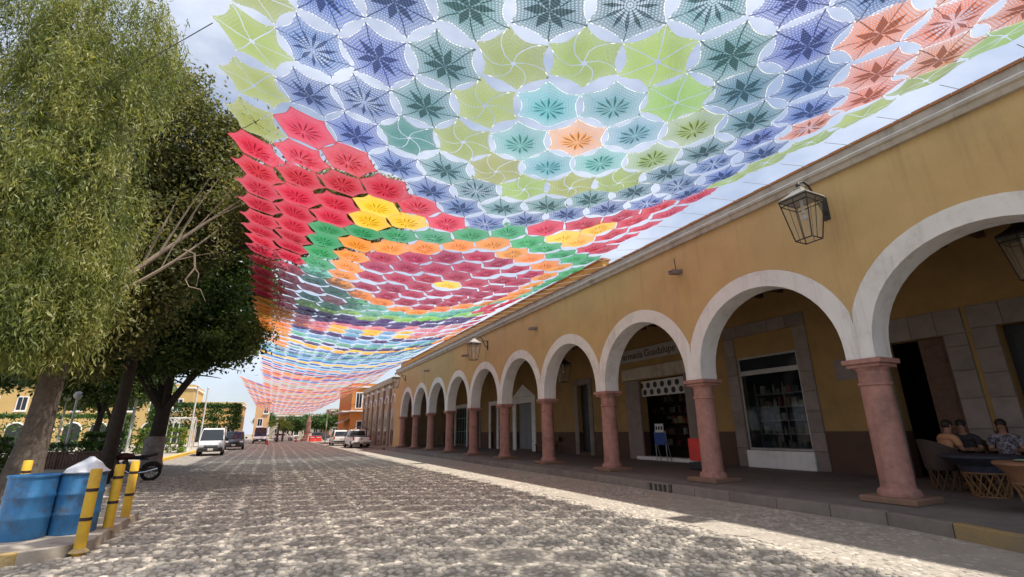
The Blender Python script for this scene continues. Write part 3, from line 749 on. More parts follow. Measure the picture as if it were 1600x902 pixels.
# ================================================================== CROCHET CANOPY
def canopy_mat(name, ring_n, ring_w, st_w, hi, lo, pale=.26):
    m, nt, out = nodes_of(name); L = nt.links.new
    oi = ND(nt, "ShaderNodeObjectInfo"); at = ND(nt, "ShaderNodeAttribute", attribute_name="Col")
    ml = ND(nt, "ShaderNodeMix", data_type='RGBA', blend_type='MULTIPLY'); ml.inputs["Factor"].default_value = 1
    L(oi.outputs["Color"], ml.inputs["A"]); L(at.outputs["Color"], ml.inputs["B"])
    col = ml.outputs["Result"]
    hx = ND(nt, "ShaderNodeAttribute", attribute_name="hx")      # position inside the unit hexagon
    sp = ND(nt, "ShaderNodeSeparateXYZ"); L(hx.outputs["Vector"], sp.inputs[0])
    def M1(op, a, b=None, c=None):
        n = ND(nt, "ShaderNodeMath", operation=op)
        for i, q in enumerate((a, b, c)):
            if q is None: continue
            if isinstance(q, (int, float)): n.inputs[i].default_value = q
            else: L(q, n.inputs[i])
        return n.outputs[0]
    # crocheted rounds (hexagonal rings) and the treble stitches between them
    px, py = sp.outputs[0], sp.outputs[1]
    def hexd():
        best = None
        for a in (30, 90, 150):
            v = M1('ABSOLUTE', M1('ADD', M1('MULTIPLY', px, math.cos(R(a))), M1('MULTIPLY', py, math.sin(R(a)))))
            best = v if best is None else M1('MAXIMUM', best, v)
        return best
    h = hexd()
    # the outer rounds are worked in paler yarn
    mr = ND(nt, "ShaderNodeMapRange"); mr.interpolation_type = 'SMOOTHSTEP'; mr.inputs["From Min"].default_value = .36; mr.inputs["From Max"].default_value = .80; mr.inputs["To Max"].default_value = pale
    L(h, mr.inputs["Value"])
    wmix = ND(nt, "ShaderNodeMix", data_type='RGBA'); wmix.inputs["B"].default_value = (.55, .60, .68, 1)
    L(mr.outputs[0], wmix.inputs["Factor"]); L(col, wmix.inputs["A"]); col = wmix.outputs["Result"]
    d = ND(nt, "ShaderNodeBsdfDiffuse"); t = ND(nt, "ShaderNodeBsdfTranslucent")
    L(col, d.inputs["Color"]); L(col, t.inputs["Color"])
    mx = ND(nt, "ShaderNodeMixShader", Fac=.55); L(d.outputs[0], mx.inputs[1]); L(t.outputs[0], mx.inputs[2])
    tr = ND(nt, "ShaderNodeBsdfTransparent"); fin = ND(nt, "ShaderNodeMixShader")
    hn = M1('MULTIPLY', h, ring_n)
    ringm = M1('LESS_THAN', M1('FRACT', hn), ring_w)
    ang = M1('ARCTAN2', py, px)
    st = M1('FRACT', M1('MULTIPLY', M1('ADD', ang, M1('MULTIPLY', M1('FLOOR', hn), .37)), 60 / (2 * math.pi)))
    a = M1('MAXIMUM', ringm, M1('LESS_THAN', st, st_w))
    a = M1('ADD', M1('MULTIPLY', a, hi - lo), lo)
    L(a, fin.inputs[0]); L(tr.outputs[0], fin.inputs[1]); L(mx.outputs[0], fin.inputs[2]); L(fin.outputs[0], out.inputs["Surface"])
    return m
m_solid = canopy_mat("crochet_solid", 11.0, .55, .65, .95, .62, .1); m_lace = canopy_mat("crochet_lace", 15.0, .32, .26, .95, .0); m_mid = canopy_mat("crochet_mid", 13.0, .46, .44, .92, .3)
def plain_yarn():
    m, nt, out = nodes_of("crochet_cord"); L = nt.links.new
    oi = ND(nt, "ShaderNodeObjectInfo"); at = ND(nt, "ShaderNodeAttribute", attribute_name="Col")
    ml = ND(nt, "ShaderNodeMix", data_type='RGBA', blend_type='MULTIPLY'); ml.inputs["Factor"].default_value = 1
    L(oi.outputs["Color"], ml.inputs["A"]); L(at.outputs["Color"], ml.inputs["B"])
    d = ND(nt, "ShaderNodeBsdfDiffuse"); t = ND(nt, "ShaderNodeBsdfTranslucent"); L(ml.outputs["Result"], d.inputs[0]); L(ml.outputs["Result"], t.inputs[0])
    mx = ND(nt, "ShaderNodeMixShader", Fac=.45); L(d.outputs[0], mx.inputs[1]); L(t.outputs[0], mx.inputs[2])
    tr = ND(nt, "ShaderNodeBsdfTransparent"); fx = ND(nt, "ShaderNodeMixShader", Fac=.72); L(tr.outputs[0], fx.inputs[1]); L(mx.outputs[0], fx.inputs[2]); L(fx.outputs[0], out.inputs["Surface"]); return m
m_cord = plain_yarn()
HS = .9; HR = HS / math.sqrt(3) * .995
def hex_shape(design):
    """one crocheted hexagon with concave edges: V, F, material index"""
    V = []; F = []; Mi = []
    corners = [(math.cos(R(60 * k)), math.sin(R(60 * k))) for k in range(6)]
    edge = []; ns = 6; dip = {0: .14, 1: .14, 2: .14, 3: .12, 4: .075, 5: .14}[design]
    for k in range(6):
        a, b = corners[k], corners[(k + 1) % 6]
        for i in range(ns):
            t = i / ns; x, y = a[0] + (b[0] - a[0]) * t, a[1] + (b[1] - a[1]) * t
            f = 1 - dip * 4 * t * (1 - t) * 1.05; edge.append((x * f, y * f))
    def addp(pts, mi, z=0.0):
        n = len(V); V.extend([(p[0], p[1], z) for p in pts]); F.append(tuple(range(n, n + len(pts)))); Mi.append(mi)
    n = len(edge); ti = .42
    # ground of the hexagon: inner disc + outer band so that the two densities differ
    inner_m = {0: 4, 1: 0, 2: 0, 3: 0, 4: 0, 5: 1}[design]; outer_m = {0: 4, 1: 0, 2: 0, 3: 4, 4: 0, 5: 4}[design]
    if design in (1, 2):
        tw = R(52) if design == 2 else 0.0; gap = .026; fr_ = [.05, .3, .52, .72, .88, 1.0]
        for i in range(n):
            bis = R(60 * (i // ns) + 30)
            def pt(e_, f):
                t_ = -tw * (1 - f); x_ = e_[0] * f + math.cos(bis) * gap * (1 if f < 1 else .4); y_ = e_[1] * f + math.sin(bis) * gap * (1 if f < 1 else .4)
                return (x_ * math.cos(t_) - y_ * math.sin(t_), x_ * math.sin(t_) + y_ * math.cos(t_))
            for q in range(5):
                a, b = edge[i], edge[(i + 1) % n]
                addp([pt(a, fr_[q]), pt(a, fr_[q + 1]), pt(b, fr_[q + 1]), pt(b, fr_[q])], 0)
    for i in range(n if design not in (1, 2) else 0):
        a, b = edge[i], edge[(i + 1) % n]
        addp([(0, 0), (a[0] * .5, a[1] * .5), (b[0] * .5, b[1] * .5)], inner_m)
        addp([(a[0] * .5, a[1] * .5), a, b, (b[0] * .5, b[1] * .5)], outer_m)
    z = -.006
    def spoke(a, r0, r1, w, mi=2, curve=0.0):
        pts = []
        for s_ in range(5):
            t = s_ / 4; r_ = r0 + (r1 - r0) * t; aa = a + curve * t
            pts.append((r_ * math.cos(aa), r_ * math.sin(aa)))
        for s_ in range(4):
            p, q = pts[s_], pts[s_ + 1]; dx, dy = q[0] - p[0], q[1] - p[1]; l = math.hypot(dx, dy); nx, ny = -dy / l * w, dx / l * w
            addp([(p[0] + nx, p[1] + ny), (p[0] - nx, p[1] - ny), (q[0] - nx, q[1] - ny), (q[0] + nx, q[1] + ny)], mi, z)
    # border cord
    for i in range(n):
        a, b = edge[i], edge[(i + 1) % n]; f = .975
        addp([a, b, (b[0] * f, b[1] * f), (a[0] * f, a[1] * f)], 3 if design != 4 else 0, z)
    if design == 5:
        for k in range(12):
            a = R(30 * k); addp([(.08 * math.cos(a), .08 * math.sin(a)), (.4 * math.cos(a - .13), .4 * math.sin(a - .13)), (.66 * math.cos(a), .66 * math.sin(a)), (.4 * math.cos(a + .13), .4 * math.sin(a + .13))], 2, z)
        for k in range(6): spoke(R(60 * k), .66, .985, .012)
    elif design == 0:
        for k in range(6):
            a = R(60 * k + 30)
            addp([(0, 0), (.30 * math.cos(a - .42), .30 * math.sin(a - .42)), (.60 * math.cos(a), .60 * math.sin(a)), (.30 * math.cos(a + .42), .30 * math.sin(a + .42))], 2, z)
            spoke(R(60 * k), .28, .985, .016)
    elif design in (1, 2): pass
    else:
        for k in range(12):
            a = R(30 * k)
            addp([(.06 * math.cos(a), .06 * math.sin(a)), (.34 * math.cos(a - .1), .34 * math.sin(a - .1)), (.52 * math.cos(a), .52 * math.sin(a)), (.34 * math.cos(a + .1), .34 * math.sin(a + .1))], 2, z)
    return V, F, Mi
m_white_cord, _nt, _out = nodes_of("white_cord")
_d = ND(_nt, "ShaderNodeBsdfDiffuse"); _d.inputs[0].default_value = (.75, .75, .7, 1); _t = ND(_nt, "ShaderNodeBsdfTranslucent"); _t.inputs[0].default_value = (.9, .9, .86, 1)
_m = ND(_nt, "ShaderNodeMixShader", Fac=.8); _nt.links.new(_d.outputs[0], _m.inputs[1]); _nt.links.new(_t.outputs[0], _m.inputs[2]); _nt.links.new(_m.outputs[0], _out.inputs["Surface"])
def hex_mesh(design, var=0):
    V, F, Mi = hex_shape(design)
    rv = random.Random(100 + design * 10 + var); ph_ = [rv.uniform(0, 6.28) for _ in range(8)]
    W_ = []
    for v in V:
        r_ = min(1, math.hypot(v[0], v[1])); k_ = 1 - r_ ** 6
        W_.append((v[0] + k_ * .03 * math.sin(3.1 * v[1] + ph_[0]) + k_ * .014 * math.sin(7 * v[0] + 5 * v[1] + ph_[1]), v[1] + k_ * .03 * math.sin(2.7 * v[0] + ph_[2]) + k_ * .014 * math.sin(6 * v[1] - 4 * v[0] + ph_[3]), v[2] - .05 * (1 - r_ ** 2) * rv.uniform(.98, 1.02) + .03 * k_ * math.sin(4 * v[0] + ph_[4]) * math.sin(4 * v[1] + ph_[5])))
    V0 = V; V = W_
    me = bpy.data.meshes.new("crochet_hexagon"); me.from_pydata([(v[0] * HR, v[1] * HR, v[2]) for v in V], [], F)
    for m in (m_solid, m_lace, m_cord, m_white_cord, m_mid): me.materials.append(m)
    me.polygons.foreach_set("material_index", Mi)
    a = me.attributes.new("hx", 'FLOAT_VECTOR', 'POINT'); a.data.foreach_set("vector", [c for v in V0 for c in (v[0], v[1], 0)])
    ca = me.color_attributes.new("Col", 'FLOAT_COLOR', 'POINT'); dk = {0: .48, 1: .8, 2: .8, 3: .6, 4: .55, 5: .5}[design]
    used = [1.0] * len(V)
    for f, mi in zip(F, Mi):
        if mi == 2:
            for i in f: used[i] = dk
    ca.data.foreach_set("color", [q for u_ in used for q in (u_, u_, u_, 1.0)])
    return me, (np.array(V), F, Mi, np.array(used))
NVAR = 4
hexes = [[hex_mesh(d, v_) for v_ in range(NVAR)] for d in range(6)]
CXC = 3.825; CY0 = 5.4
def surf(x, y):
    s_ = 1 + .10 * math.sin(y * .21 + 1.0)
    z = 6.1 + .72 * ((x - CXC) / 4.68) ** 2
    return z - .5 * min(1, max(0, (y - 34) / 20)) + .08 * math.sin(y * .55 + x * .4)
def hexc(c, r):
    x = CXC + c * HS * .866 * .995; y = CY0 + (r + (.5 if c % 2 else 0)) * HS * 1.015
    return x, y, surf(x, y)
def cube(c, r):
    q = c; rr = r - (c - (c & 1)) // 2 if True else r
    return q, rr
def hdist(c, r, c0, r0):
    # "odd-q": odd columns shifted up by half a row
    def cb_(c, r): x = c; z = r - (c - (c & 1)) // 2; return x, -x - z, z
    a, b = cb_(c, r), cb_(c0, r0); return max(abs(a[i] - b[i]) for i in range(3))
LIME = (.26, .34, .11); NAVY = (.06, .115, .32); DKG = (.065, .17, .18); TEAL = (.13, .32, .38); ORG = (.62, .29, .10); RED = (.50, .03, .06)
YEL = (.85, .48, .04); BURG = (.36, .02, .06); MINT = (.14, .42, .30); GREEN = (.05, .31, .12); PINK = (.64, .22, .27); PURP = (.075, .03, .15)
BLUE = (.045, .17, .44); SKYB = (.17, .38, .56); TANG = (.76, .25, .04); SAL = (.62, .22, .16); FOR = (.56, .17, .075)
def hexcol(c, r):
    """colour, design, panel of the hexagon in column c (across the street) and row r (along it)"""
    d = hdist(c, r, 0, 0)
    if r <= 4 and (d <= 4 or (r <= 1 and abs(c) <= 5) or (abs(c) == 6 and r <= (3 if c < 0 else 1))):
        if abs(c) == 6: return LIME, 1, 0
        if d == 0: return ORG, 3, 0
        if d == 1: return TEAL, 3, 0
        if d == 2: return LIME, (2 if c < 0 or r > 0 else (3 if c > 0 and r > -2 else 1)), 0
        if d == 3: return DKG, 0 if not (c == -3 and r == 1) else 2, 0
        if d == 4: return NAVY, 0, 0
        if c >= 3 and r < -1: return (FOR if (c + r) % 4 else (.55, .15, .05)), 0, 0
        return (NAVY if (d < 6) else (NAVY if (c + r) % 2 else DKG)), 0, 0
    if r <= 14:
        if (c, r) in ((-3, 4), (-3, 5), (-2, 5), (3, 4), (4, 4), (4, 5)): return YEL, 3, 1
        e = hdist(c, r, 1, 9)
        if c <= -5 or (c == -4 and r <= 6): return RED, 3, 1
        if e == 0: return YEL, 3, 1
        if e <= 3: return BURG, 3, 1
        if e == 4: return TANG, 3, 1
        if e == 5: return (GREEN if r < 11 else MINT), 3, 1
        if r <= 8: return (RED if r < 6 or c > 0 else (MINT if c > -5 else RED)), 3, 1
        if c >= 5: return RED, 3, 1
        if c <= -5: return (.3, .55, .12), 3, 1
        return (PINK if r in (12, 13) else MINT), 3, 1
    if c <= -5 and r < 28: return (RED if r < 17 else TANG), 3, 2
    if c >= 6 and r < 26: return (RED if r < 20 else TANG), 3, 2
    seq = {15: (.25, .5, .12), 16: PURP, 17: PURP, 18: PINK, 19: PINK, 20: SAL, 21: PURP, 22: SKYB, 23: MINT, 24: PURP, 25: YEL, 26: NAVY, 27: MINT, 28: SKYB, 29: NAVY, 30: MINT, 31: SKYB, 32: BLUE, 33: (.8, .5, .06), 34: NAVY, 35: SKYB, 36: TANG, 37: BLUE, 38: (.55, .12, .2), 39: PURP, 40: TANG}
    if r in seq:
        col_ = seq[r]
        if r in (19, 20) and abs(c) < 3: col_ = SKYB if c % 2 else YEL
        if r in (26, 27, 28, 29) and (c * 3 + r) % 4 == 0: col_ = BLUE
        return col_, (0 if r in (26, 27, 28, 29, 30) else 3), 2
    k = (r * 7 + (c // 4) * 3) % 11
    return [TANG, (.55, .12, .2), (.6, .14, .08), (.7, .2, .04), (.1, .25, .45), TANG, (.5, .1, .1), (.6, .15, .22), (.2, .06, .3), (.7, .2, .05), (.4, .4, .1)][k], 3, 2
canopies = [thing("crochet_canopy", "nearest crochet canopy panel, green and blue hexagons round an orange one", "canopy", (CXC, 5, 6.1), 0, "crochet canopy over the street"),
            thing("crochet_canopy", "crochet canopy panel with red and yellow hexagons and a burgundy flower", "canopy", (CXC, 15, 6.1), 0, "crochet canopy over the street"),
            thing("crochet_canopy", "far striped crochet canopy panel in purple, blue, pink and orange", "canopy", (CXC, 30, 6.1), 0, "crochet canopy over the street")]
RMAX = 128
stuffV, stuffF, stuffM, stuffH, stuffC = [], [], [], [], []; soff = 0
for r in range(-6, RMAX):
    for c in range(-6 if r < 56 else -9, 7):
        x, y, z = hexc(c, r)
        col_, des, pan = hexcol(c, r)
        z += .03 * math.sin(c * 2.1 + r * 1.3)
        if pan and des == 3: des = 4
        if des == 0 and random.random() < .22: des = 5
        sl = (surf(x + .05, y) - surf(x - .05, y)) / .1
        jit = [random.uniform(.86, 1.14) for _ in range(3)]
        colj = tuple(min(1, a * b) for a, b in zip(col_, jit))
        rx, ry, rz = random.uniform(-.05, .05), -math.atan(sl) + random.uniform(-.05, .05), random.uniform(-.025, .025)
        if r <= 29:
            o = bpy.data.objects.new("crochet_hexagon", hexes[des][random.randrange(NVAR)][0]); COL.objects.link(o); o.parent = canopies[pan]
            o.location = Vector((x, y, z)) - canopies[pan].location
            o.rotation_mode = 'ZYX'; o.rotation_euler = (rx, ry, rz); o.color = (*colj, 1); o.scale = (random.uniform(.98, 1.02) * math.sqrt(1 + sl * sl) * 1.01, random.uniform(.98, 1.02), 1)
        else:
            V, F, Mi, dkv = hexes[des][random.randrange(NVAR)][1]
            a = V * HR; cr, sr = math.cos(rz), math.sin(rz)
            W = np.stack([x + a[:, 0] * cr - a[:, 1] * sr, y + a[:, 0] * sr + a[:, 1] * cr, z + a[:, 2] + sl * (a[:, 0] * cr - a[:, 1] * sr)], 1)
            stuffV.append(W); stuffF += [tuple(i + soff for i in f) for f in F]; stuffM += Mi; soff += len(V)
            stuffH.append(V * np.array([1, 1, 0])); stuffC.append(np.concatenate([np.array(colj)[None, :] * dkv[:, None], np.ones((len(V), 1))], 1))
me = bpy.data.meshes.new("crochet_hexagons"); off = canopies[2].location
me.from_pydata((np.concatenate(stuffV) - np.array(off)).tolist(), [], stuffF)
for m in (m_solid, m_lace, m_cord, m_white_cord, m_mid): me.materials.append(m)
me.polygons.foreach_set("material_index", stuffM)
a = me.attributes.new("hx", 'FLOAT_VECTOR', 'POINT'); a.data.foreach_set("vector", np.concatenate(stuffH).ravel())
ca = me.color_attributes.new("Col", 'FLOAT_COLOR', 'POINT'); ca.data.foreach_set("color", np.concatenate(stuffC).ravel())
o = bpy.data.objects.new("crochet_hexagons", me); COL.objects.link(o); o.parent = canopies[2]; tag(o, kind="stuff")
# the ties that hold the canopy to the parapet and to a cable on the plaza side
m_tie = M("tie_cord", (.42, .42, .42), (.36, .36, .36), 4, .8)
for r in range(-6, 30):
    for sd in (6,):
        x, y, z = hexc(sd, r); pan = hexcol(sd, r)[2]
        ex = x + (HR * .98 if sd > 0 else -HR * .98)
        if sd > 0: e2 = (D + .1, y + .05, ZK + .46)
        else: e2 = (-2.0, y + .1, 7.15)
        MB().cyl((ex, y, z + .08), e2, .006, n=4, caps=False).build("tie", m_tie, canopies[pan])
for r, e2 in ((1, (-5.2, 13.6, 9.6)), (3, (-5.4, 14.2, 8.4))):
    x, y, z = hexc(-6, r); MB().cyl((x - HR * .98, y, z + .08), e2, .007, n=4).build("tie", m_iron, canopies[0])

# ================================================================== TREES
m_bark = M("bark_grey", (.13, .105, .085), (.08, .065, .052), 7, .95, 1.0, 22)
m_barkd = M("bark_dark", (.05, .04, .033), (.03, .025, .02), 7, .95, .8, 22)
m_barkl = M("bark_pale", (.36, .28, .21), (.26, .20, .15), 7, .9, .7, 22)
m_lime_wash = M("limewash", (.30, .27, .26), (.2, .17, .16), 4, .9, .6, 22, c3=(.1, .08, .07), s3=3, a3=.8)
m_leaf_willow = ML("leaf_pepper", (.06, .085, .022), (.16, .19, .05), (.38, .37, .14), .4)
m_leaf_olive = ML("leaf_olive", (.06, .07, .024), (.125, .135, .048), (.26, .23, .10), .38)
m_leaf_ficus = ML("leaf_ficus", (.028, .058, .018), (.06, .105, .03), (.16, .22, .065), .32, .35)
m_leaf_hedge = ML("leaf_hedge", (.03, .07, .015), (.05, .11, .025), (.10, .17, .04), .25)
m_leaf_lite = ML("leaf_light", (.09, .15, .03), (.15, .22, .05), (.22, .28, .07), .3)
def leaves(name, C, Dr, Ln, Wd, mat, parent, droop=None):
    """C (n,3) leaf bases, Dr (n,3) unit directions, lengths and widths: one folded diamond per leaf"""
    n = len(C)
    up_ = rng.normal(0, 1, (n, 3)); side = np.cross(Dr, up_); side /= np.linalg.norm(side, axis=1)[:, None] + 1e-9
    nrm = np.cross(side, Dr)
    L = np.broadcast_to(np.asarray(Ln, float), (n,))[:, None]; W = np.broadcast_to(np.asarray(Wd, float), (n,))[:, None]
    v0 = C; v1 = C + Dr * L * .45 + side * W * .5 + nrm * W * .15; v2 = C + Dr * L; v3 = C + Dr * L * .45 - side * W * .5 + nrm * W * .15
    V = np.stack([v0, v1, v2, v3], 1).reshape(-1, 3)
    F = np.arange(4 * n).reshape(n, 4)
    return mesh_np(name, V, F, mat, parent)
def unit(a): return a / (np.linalg.norm(a, axis=-1, keepdims=True) + 1e-9)
def limb(mb, p0, p1, r0, r1, n=7, sag=.0, wob=.15, seg=6):
    p0, p1 = Vector(p0), Vector(p1); L = (p1 - p0).length; pts = []; rr = []
    w1 = Vector((random.uniform(-1, 1), random.uniform(-1, 1), random.uniform(-.5, .5))) * wob * L * .3
    for i in range(seg + 1):
        t = i / seg; pts.append(p0.lerp(p1, t) + w1 * math.sin(math.pi * t) + Vector((0, 0, sag * math.sin(math.pi * t)))); rr.append(r0 + (r1 - r0) * t)
    mb.sweep(pts, rr, n); return pts

# ---- weeping pepper tree at the left edge
def pepper_tree():
    B = Vector((-5.0, 15.4, .15))
    t = thing("pepper_tree", "large weeping pepper tree with hanging yellow-green foliage behind the barrels", "tree", B)
    tr = MB()
    tr.sweep([B + Vector((0, 0, -.1)), B + Vector((.0, 0, .2)), B + Vector((.0, 0, .7)), B + Vector((.05, .05, 1.6)), B + Vector((.08, 0, 2.6)), B + Vector((.1, .1, 3.8))], [.56, .44, .34, .27, .235, .21], 14)
    top = B + Vector((.1, .1, 3.7))
    for e, r_ in (((-8.2, 16.5, 8.5), .14), ((-6.0, 14.4, 9.5), .13), ((-4.6, 15.4, 10.5), .12), ((-7.0, 18.0, 10), .12), ((-9.5, 14.8, 6.5), .11), ((-5.4, 16.2, 12.2), .11)):
        pts = limb(tr, top, e, r_, .03, 8, .4)
        for q in range(4):
            b0 = pts[random.randint(2, 5)]; e2 = b0 + Vector((random.uniform(-2, .6), random.uniform(-1, 2), random.uniform(.2, 2)))
            limb(tr, b0, e2, .05, .012, 5)
    tr.build("trunk", m_bark, t, smooth=True)
    # long bare limbs that reach out over the street
    lb = MB(); A0 = Vector((-4.9, 16.5, 5.1))
    limb(lb, top, A0, .10, .085, 8, 0, .05)
    q = limb(lb, A0, (-1.72, 16.5, 8.95), .10, .022, 7, -.12, .16, 9)
    q2 = limb(lb, A0 + Vector((.15, -.05, .02)), (-2.2, 16.4, 7.75), .075, .016, 6, -.2, .06, 8)
    limb(lb, q[4], (-2.6, 16.2, 9.5), .04, .01, 5, .1); limb(lb, q[5], (-2.3, 16.4, 9.8), .035, .008, 5, .1); limb(lb, q[3], (-3.4, 16.4, 8.6), .045, .01, 5, .1)
    p = Vector((-3.0, 16.4, 6.95))
    lb.sweep([p, p + Vector((.3, -.05, -.1)), p + Vector((.38, -.05, -.55)), p + Vector((.2, -.05, -.95)), p + Vector((.32, -.05, -1.15)), p + Vector((.62, -.05, -1.2)), p + Vector((.8, -.05, -1.55))], [.035, .032, .028, .022, .018, .014, .006], 5)
    lb.sweep([p + Vector((.38, -.05, -.55)), p + Vector((.5, 0, -.7)), p + Vector((.5, 0, -1.1))], [.022, .016, .006], 5)
    for e0, e1, r_ in ((q[2], (-3.9, 16.3, 8.3), .04), (q[6], (-1.9, 16.4, 9.6), .025), (q[7], (-1.3, 16.4, 9.1), .02), (q2[5], (-2.0, 16.3, 7.0), .02), (q[1], (-4.6, 16.2, 7.6), .04), (q2[4], (-2.9, 16.3, 8.0), .02)): limb(lb, e0, e1, r_, .007, 5, .05)
    tufts = np.concatenate([np.array(e) + rng.normal(0, .2, (90, 3)) for e in ((-1.72, 16.5, 8.95), (-2.2, 16.4, 7.75), (-2.6, 16.2, 9.5), (-2.3, 16.4, 9.8), (-3.4, 16.4, 8.6), (-3.9, 16.3, 8.3), (-1.9, 16.4, 9.6), (-1.3, 16.4, 9.1), (-2.0, 16.3, 7.0), (-4.6, 16.2, 7.6))])
    leaves("leaf_tufts", tufts, unit(rng.normal(0, 1, tufts.shape)), .15, .05, m_leaf_olive, t)
    lb.build("bare_limb", m_barkl, t, smooth=True)
    # crown: hanging strands of narrow leaves
    n = 7600
    u = unit(rng.normal(0, 1, (n, 3))); u[:, 2] = np.abs(u[:, 2]) * 1.0 - .3
    rr = rng.uniform(.45, 1.0, n) ** .6
    cen = np.array([(-6.2, 14.6, 5.4), (-8.4, 14.8, 5.2), (-7.2, 14.3, 7.4), (-5.4, 14.9, 8.6), (-9.8, 15.0, 7.8), (-7.4, 15.6, 10.2), (-5.6, 15.4, 11.4), (-10.4, 15.6, 10.5), (-8.0, 16, 13.0), (-5.0, 14.9, 6.8), (-5.6, 15.6, 13.6), (-11.5, 15, 5.6), (-5.3, 13.9, 4.5), (-4.9, 14.3, 5.6), (-6.6, 13.8, 4.6)])
    rad = np.array([(1.7, 1.5, 1.5), (1.9, 1.5, 1.5), (2.1, 1.7, 1.9), (1.6, 1.6, 1.9), (2.2, 1.8, 2.2), (2.4, 1.9, 2.2), (1.9, 1.8, 2.2), (2.4, 1.9, 2.4), (2.6, 2.0, 2.0), (1.1, 1.3, 1.5), (1.8, 1.8, 1.8), (1.8, 1.4, 1.6), (1.0, .7, .9), (.8, .7, 1.2), (1.2, .7, 1.0)])
    lob = rng.integers(0, len(cen), n)
    nb_ = 620; bi = rng.integers(0, nb_, n); u = u[bi]; st = (cen[lob] + u[:n] * 0)[bi] + u * rad[lob[bi]] * rr[bi][:, None] + rng.normal(0, 1, (n, 3)) * np.array([.2, .2, .35])
    ln = rng.uniform(.8, 2.6, n) * np.clip((st[:, 2] - 2.5) / 3, .2, 1.0)
    k = 32
    s_ = (np.arange(k) / (k - 1))[None, :] * np.ones((n, 1)) + rng.uniform(-.02, .02, (n, k))
    out_ = np.stack([u[:, 0], u[:, 1]], 1) * rng.uniform(.1, .5, (n, 1))
    sway = rng.normal(0, .10, (n, 2))
    x = st[:, 0:1] + out_[:, 0:1] * np.sqrt(np.clip(s_, 0, 1)) + sway[:, 0:1] * s_ ** 2 + rng.normal(0, .04, (n, k))
    y = st[:, 1:2] + out_[:, 1:2] * np.sqrt(np.clip(s_, 0, 1)) + sway[:, 1:2] * s_ ** 2 + rng.normal(0, .04, (n, k))
    z = st[:, 2:3] - ln[:, None] * s_
    C = np.stack([x, y, z], 2).reshape(-1, 3)
    C = C[C[:, 2] > 2.65 + .35 * np.sin(C[:, 0] * 2.3) + .2 * np.sin(C[:, 0] * 7)]
    C = C[C[:, 0] < -3.75 + .05 * (C[:, 2] - 3) + .25 * np.sin(C[:, 2] * 1.7) + .2 * rng.normal(0, 1, len(C))]
    d = rng.normal(0, .55, C.shape); d[:, 2] -= 1.0
    leaves("crown", C, unit(d), rng.uniform(.11, .21, len(C)), rng.uniform(.018, .038, len(C)), m_leaf_willow, t)
pepper_tree()

def broad_tree(name, label, B, limbs, blobs, per, ls, mat, bark, r0=.35, wash=None, twigs=6, trunkpts=None):
    t = thing(name, label, "tree", B); B = Vector(B)
    tr = MB(); tp = trunkpts or [(0, 0, -.1), (0, 0, .3), (.05, 0, 1.2), (.1, .05, 2.6)]
    pts = [B + Vector(q) for q in tp]; tr.sweep(pts, [r0 * 1.35, r0 * 1.1, r0 * .92, r0 * .8][:len(pts)] if len(pts) <= 4 else [r0 * (1.3 - .5 * i / (len(pts) - 1)) for i in range(len(pts))], 12)
    tip = []
    for e, r_ in limbs:
        q = limb(tr, pts[-1] - Vector((0, 0, .15)), e, r_, .05, 7, .2, .25)
        tip += q[3:]
        for _ in range(twigs):
            b0 = q[random.randint(2, 6)]; e2 = b0 + Vector((random.uniform(-1, 1), random.uniform(-1, 1), random.uniform(-.1, .9))).normalized() * random.uniform(.8, 2.4)
            limb(tr, b0, e2, .045, .012, 5)
    tr.build("trunk", bark, t, smooth=True)
    C = []
    for (cx, cy, cz, rx, ry, rz) in blobs:
        V_ = rx * ry * rz
        m_ = max(5, int(9 * (V_ ** .33)))
        for _ in range(m_ * 5):                       # clumps spread through the lobe
            u = unit(rng.normal(0, 1, 3)); f = rng.uniform(.25, 1) ** .5
            cc = np.array([cx, cy, cz]) + u * np.array([rx, ry, rz]) * f
            k = int(per * rng.uniform(.5, 1.4)); sg = rng.uniform(.22, .5)
            C.append(cc + rng.normal(0, 1, (k, 3)) * sg * np.array([1, 1, .6]))
    C = np.concatenate(C); d = rng.normal(0, 1, C.shape); d[:, 2] -= .35
    leaves("crown", C, unit(d), rng.uniform(ls * .7, ls * 1.3, len(C)), rng.uniform(ls * .38, ls * .62, len(C)), mat, t)
    return t
